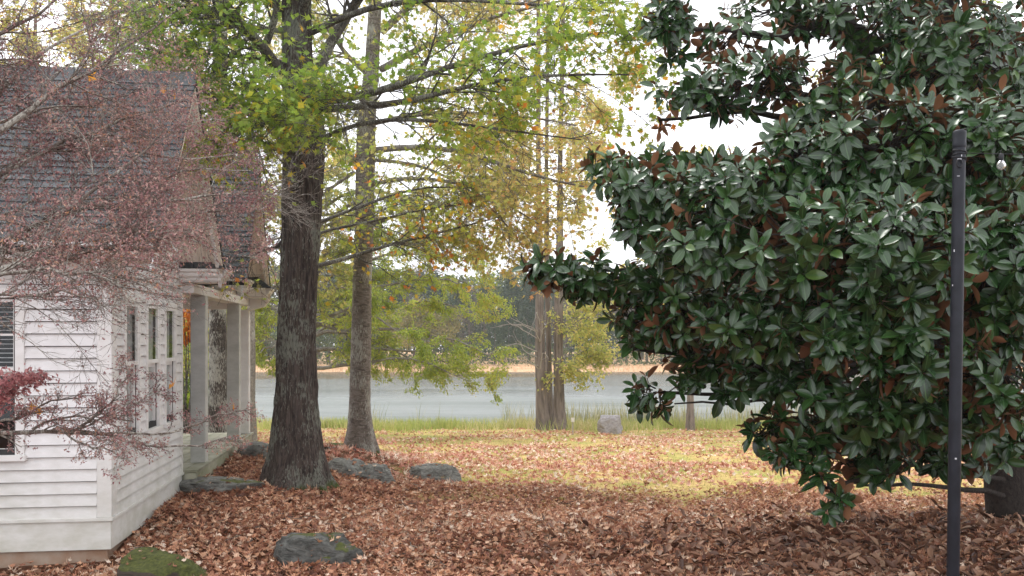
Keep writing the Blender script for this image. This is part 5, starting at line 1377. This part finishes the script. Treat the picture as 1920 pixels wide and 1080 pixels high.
# ---------------------------------------------------------------- shrubs seen through the porch
def shrub(nm, lab, c, r, n, mat, size, seed, cat="shrub"):
    base = np.array([c[0], c[1], float(gz(c[0], c[1])) - .02]); t = thing(nm, lab, cat, base)
    st = Tubes(); e = c + unit(rng.normal(0, 1, (16, 3))) * r * .8; tt = np.linspace(0, 1, 5)[None, :, None]
    st.add(base[None, None] * (1 - tt) + e[:, None] * tt + np.concatenate([np.zeros((16, 1, 3)), rng.normal(0, .03, (16, 4, 3))], 1), np.broadcast_to(np.linspace(.014, .004, 5), (16, 5)), 4); st.build("stems", M_branch, t, base)
    dd = unit(rng.normal(0, 1, (n, 3))); p = c + dd * r * (rng.random((n, 1)) ** .3) * (.8 + .4 * fbm(dd * 2 + seed, 2))[:, None]
    p[:, 2] = np.maximum(p[:, 2], base[2] + .05)
    add_leaves("foliage", t, base, p, unit(dd + rng.normal(0, .6, (n, 3))), unit(rng.normal(0, .6, (n, 3)) + dd + (0, 0, .5)), rng.uniform(.7, 1.3, n) * size, rng.random(n), DIAM, mat)
M_sg = leaf_mat("green_shrub_leaves", [(0, (.03, .06, .02)), (.6, (.07, .12, .03)), (1, (.14, .2, .04))], .5, .25)
M_sy = leaf_mat("yellow_green_shrub_leaves", [(0, (.12, .2, .02)), (.6, (.28, .36, .03)), (1, (.45, .45, .05))], .5, .3)
M_so = leaf_mat("orange_oak_leaves", [(0, (.45, .14, .03)), (.6, (.62, .24, .04)), (1, (.7, .38, .07))], .5, .4)
shrub("green_shrub", "dark green shrub behind the porch, left of the first post", P(350, 770, 17), np.array([.55, .6, .55]), 5000, M_sg, .05, 1)
shrub("yellow_shrub", "yellow-green shrub behind the porch", P(358, 755, 15.5), np.array([.22, .3, .16]), 1600, M_sy, .05, 2)
shrub("tall_shrub", "pale green bush rising behind the porch", P(335, 680, 19), np.array([1.0, 1.0, .9]), 7000, M_leafC, .07, 3)
shrub("orange_oak_sapling", "young tree with orange leaves behind the porch", P(350, 605, 14), np.array([.22, .3, .26]), 260, M_so, .13, 4, "sapling")

# ---------------------------------------------------------------- black pole with string light
M_pole = plain("black_painted_metal", (.006, .007, .011), (.016, .018, .026), 12, .42, .08, spec=.3)
M_wire = plain("black_wire", (.01, .01, .012), (.02, .02, .022), 10, .5)
dP = 4.6; topP = P(1799, 250, dP); botz = float(gz(2.23, dP)) - .15; botP = P(1783, 1171, dP); botP[2] = botz
pole = thing("metal_pole", "slim black metal pole standing in front of the magnolia", "pole", tuple(botP))
pr = np.linspace(0, 1, 24)[:, None]; pts = botP * (1 - pr) + topP * pr
Tp = Tubes(); Tp.add(pts, np.full(24, .0305), 32); Tp.build("shaft", M_pole, pole, botP)
axp = unit(topP - botP)
cap = Tubes(); hs2 = np.array([-.075, -.07, -.05, -.046, .0, .010, .016, .017]); rr2 = np.array([.0305, .0325, .0328, .0318, .0328, .0318, .021, .0001])
cap.add(topP + axp * hs2[:, None], rr2, 32); cap.build("cap", M_pole, pole, botP)
coil = Tubes(); t_ = np.linspace(0, 1, 140); an = t_ * 2 * np.pi * 5
cx_ = np.cross(axp, (0, 1, 0)); cx_ /= np.linalg.norm(cx_); cy_ = np.cross(axp, cx_)
cp = topP - axp * (.085 + .055 * t_ + .006 * np.sin(an * .7))[:, None] + cx_ * (np.cos(an) * .0335)[:, None] + cy_ * (np.sin(an) * .0335)[:, None]
coil.add(cp, np.full(140, .0026), 6); coil.build("wire_coil", M_wire, pole, botP)
hk = Tubes(); a_ = np.linspace(0, 6.0, 20); hc = topP - axp * .16 + np.array([-.018, -.04, 0]); hk.add(hc + np.stack([np.cos(a_) * .014, np.zeros(20), np.sin(a_) * .02], -1), np.full(20, .003), 6); hk.build("hook", M_wire, pole, botP)
M_wear = plain("scuffed_white_paint", (.45, .45, .48), (.6, .6, .62), 20, .6)
for (px, py, w, h) in ((1799, 298, .020, .005), (1803, 292, .004, .012), (1797, 330, .014, .003), (1789, 470, .005, .012), (1786, 535, .004, .008), (1792, 860, .010, .008)):
    p = P(px, py, dP - .0325); MB().box(-w / 2, w / 2, -.0012, .0, -h / 2, h / 2).build("paint_chip", M_wear, pole, Vector(p) - Vector(botP))
wire = Tubes(); e0 = topP - axp * .10 + np.array([.03, 0, 0]); e1 = np.array([6.3, 4.9, e0[2] + .12]); q = np.linspace(0, 1, 30)[:, None]
wp = e0 * (1 - q) + e1 * q; wp[:, 2] -= (4 * .04 * q * (1 - q))[:, 0]
wth = thing("string_light_cord", "thin string-light cord leading right from the pole top", "cord", tuple(e0)); wire.add(wp, np.full(30, .0022), 6); wire.build("cord", M_wire, wth, e0)
tb = (1876 - 960) / F * 4.62; ib = np.argmin(np.abs(wp[:, 0] - tb)); bx_ = np.array([tb, np.interp(tb, wp[:, 0], wp[:, 1]), np.interp(tb, wp[:, 0], wp[:, 2])])
def lathe(prof, n=20):
    a = np.linspace(0, 2 * np.pi, n, endpoint=False); V = np.array([(r * math.cos(t), r * math.sin(t), z) for z, r in prof for t in a]); k = len(prof)
    i = np.arange(k - 1)[:, None] * n; j = np.arange(n)[None]; b_ = (j + 1) % n
    return V, np.stack([i + j, i + b_, i + n + b_, i + n + j], -1).reshape(-1, 4)
bulb = thing("light_bulb", "clear round bulb hanging from the cord beside the pole", "light bulb", tuple(bx_))
V, Fq = lathe([(.004, .004), (.0, .011), (-.03, .012), (-.034, .010)]); link("socket", mesh_np("socket", V, [Fq], M_wire, smooth=True), bulb)
mg_, N, L, b = new_mat("frosted_bulb_glass"); b.inputs['Base Color'].default_value = (.9, .9, .9, 1); b.inputs['Roughness'].default_value = .08; b.inputs['Transmission Weight'].default_value = .85; b.inputs['IOR'].default_value = 1.25
V, Fq = lathe([(-.034, .010), (-.042, .016), (-.055, .0225), (-.068, .0215), (-.078, .013), (-.083, .0001)]); link("glass_globe", mesh_np("glass_globe", V, [Fq], mg_, smooth=True), bulb)

# small marker stake by the shore tree, broken stub on the big trunk
pst = at_px(1074, 815, 28); stk = thing("marker_stake", "tiny stake with a pale top in the shore grass, right of the three trunks", "stake", tuple(pst))
MB().box(-.02, .02, -.01, .01, -.1, .38).build("stake_post", plain("grey_stake", (.3, .27, .22), (.4, .36, .3)), stk); MB().box(-.05, .05, -.02, .02, .38, .50).build("pale_tag", plain("pale_plastic", (.6, .55, .5), (.7, .66, .62)), stk)
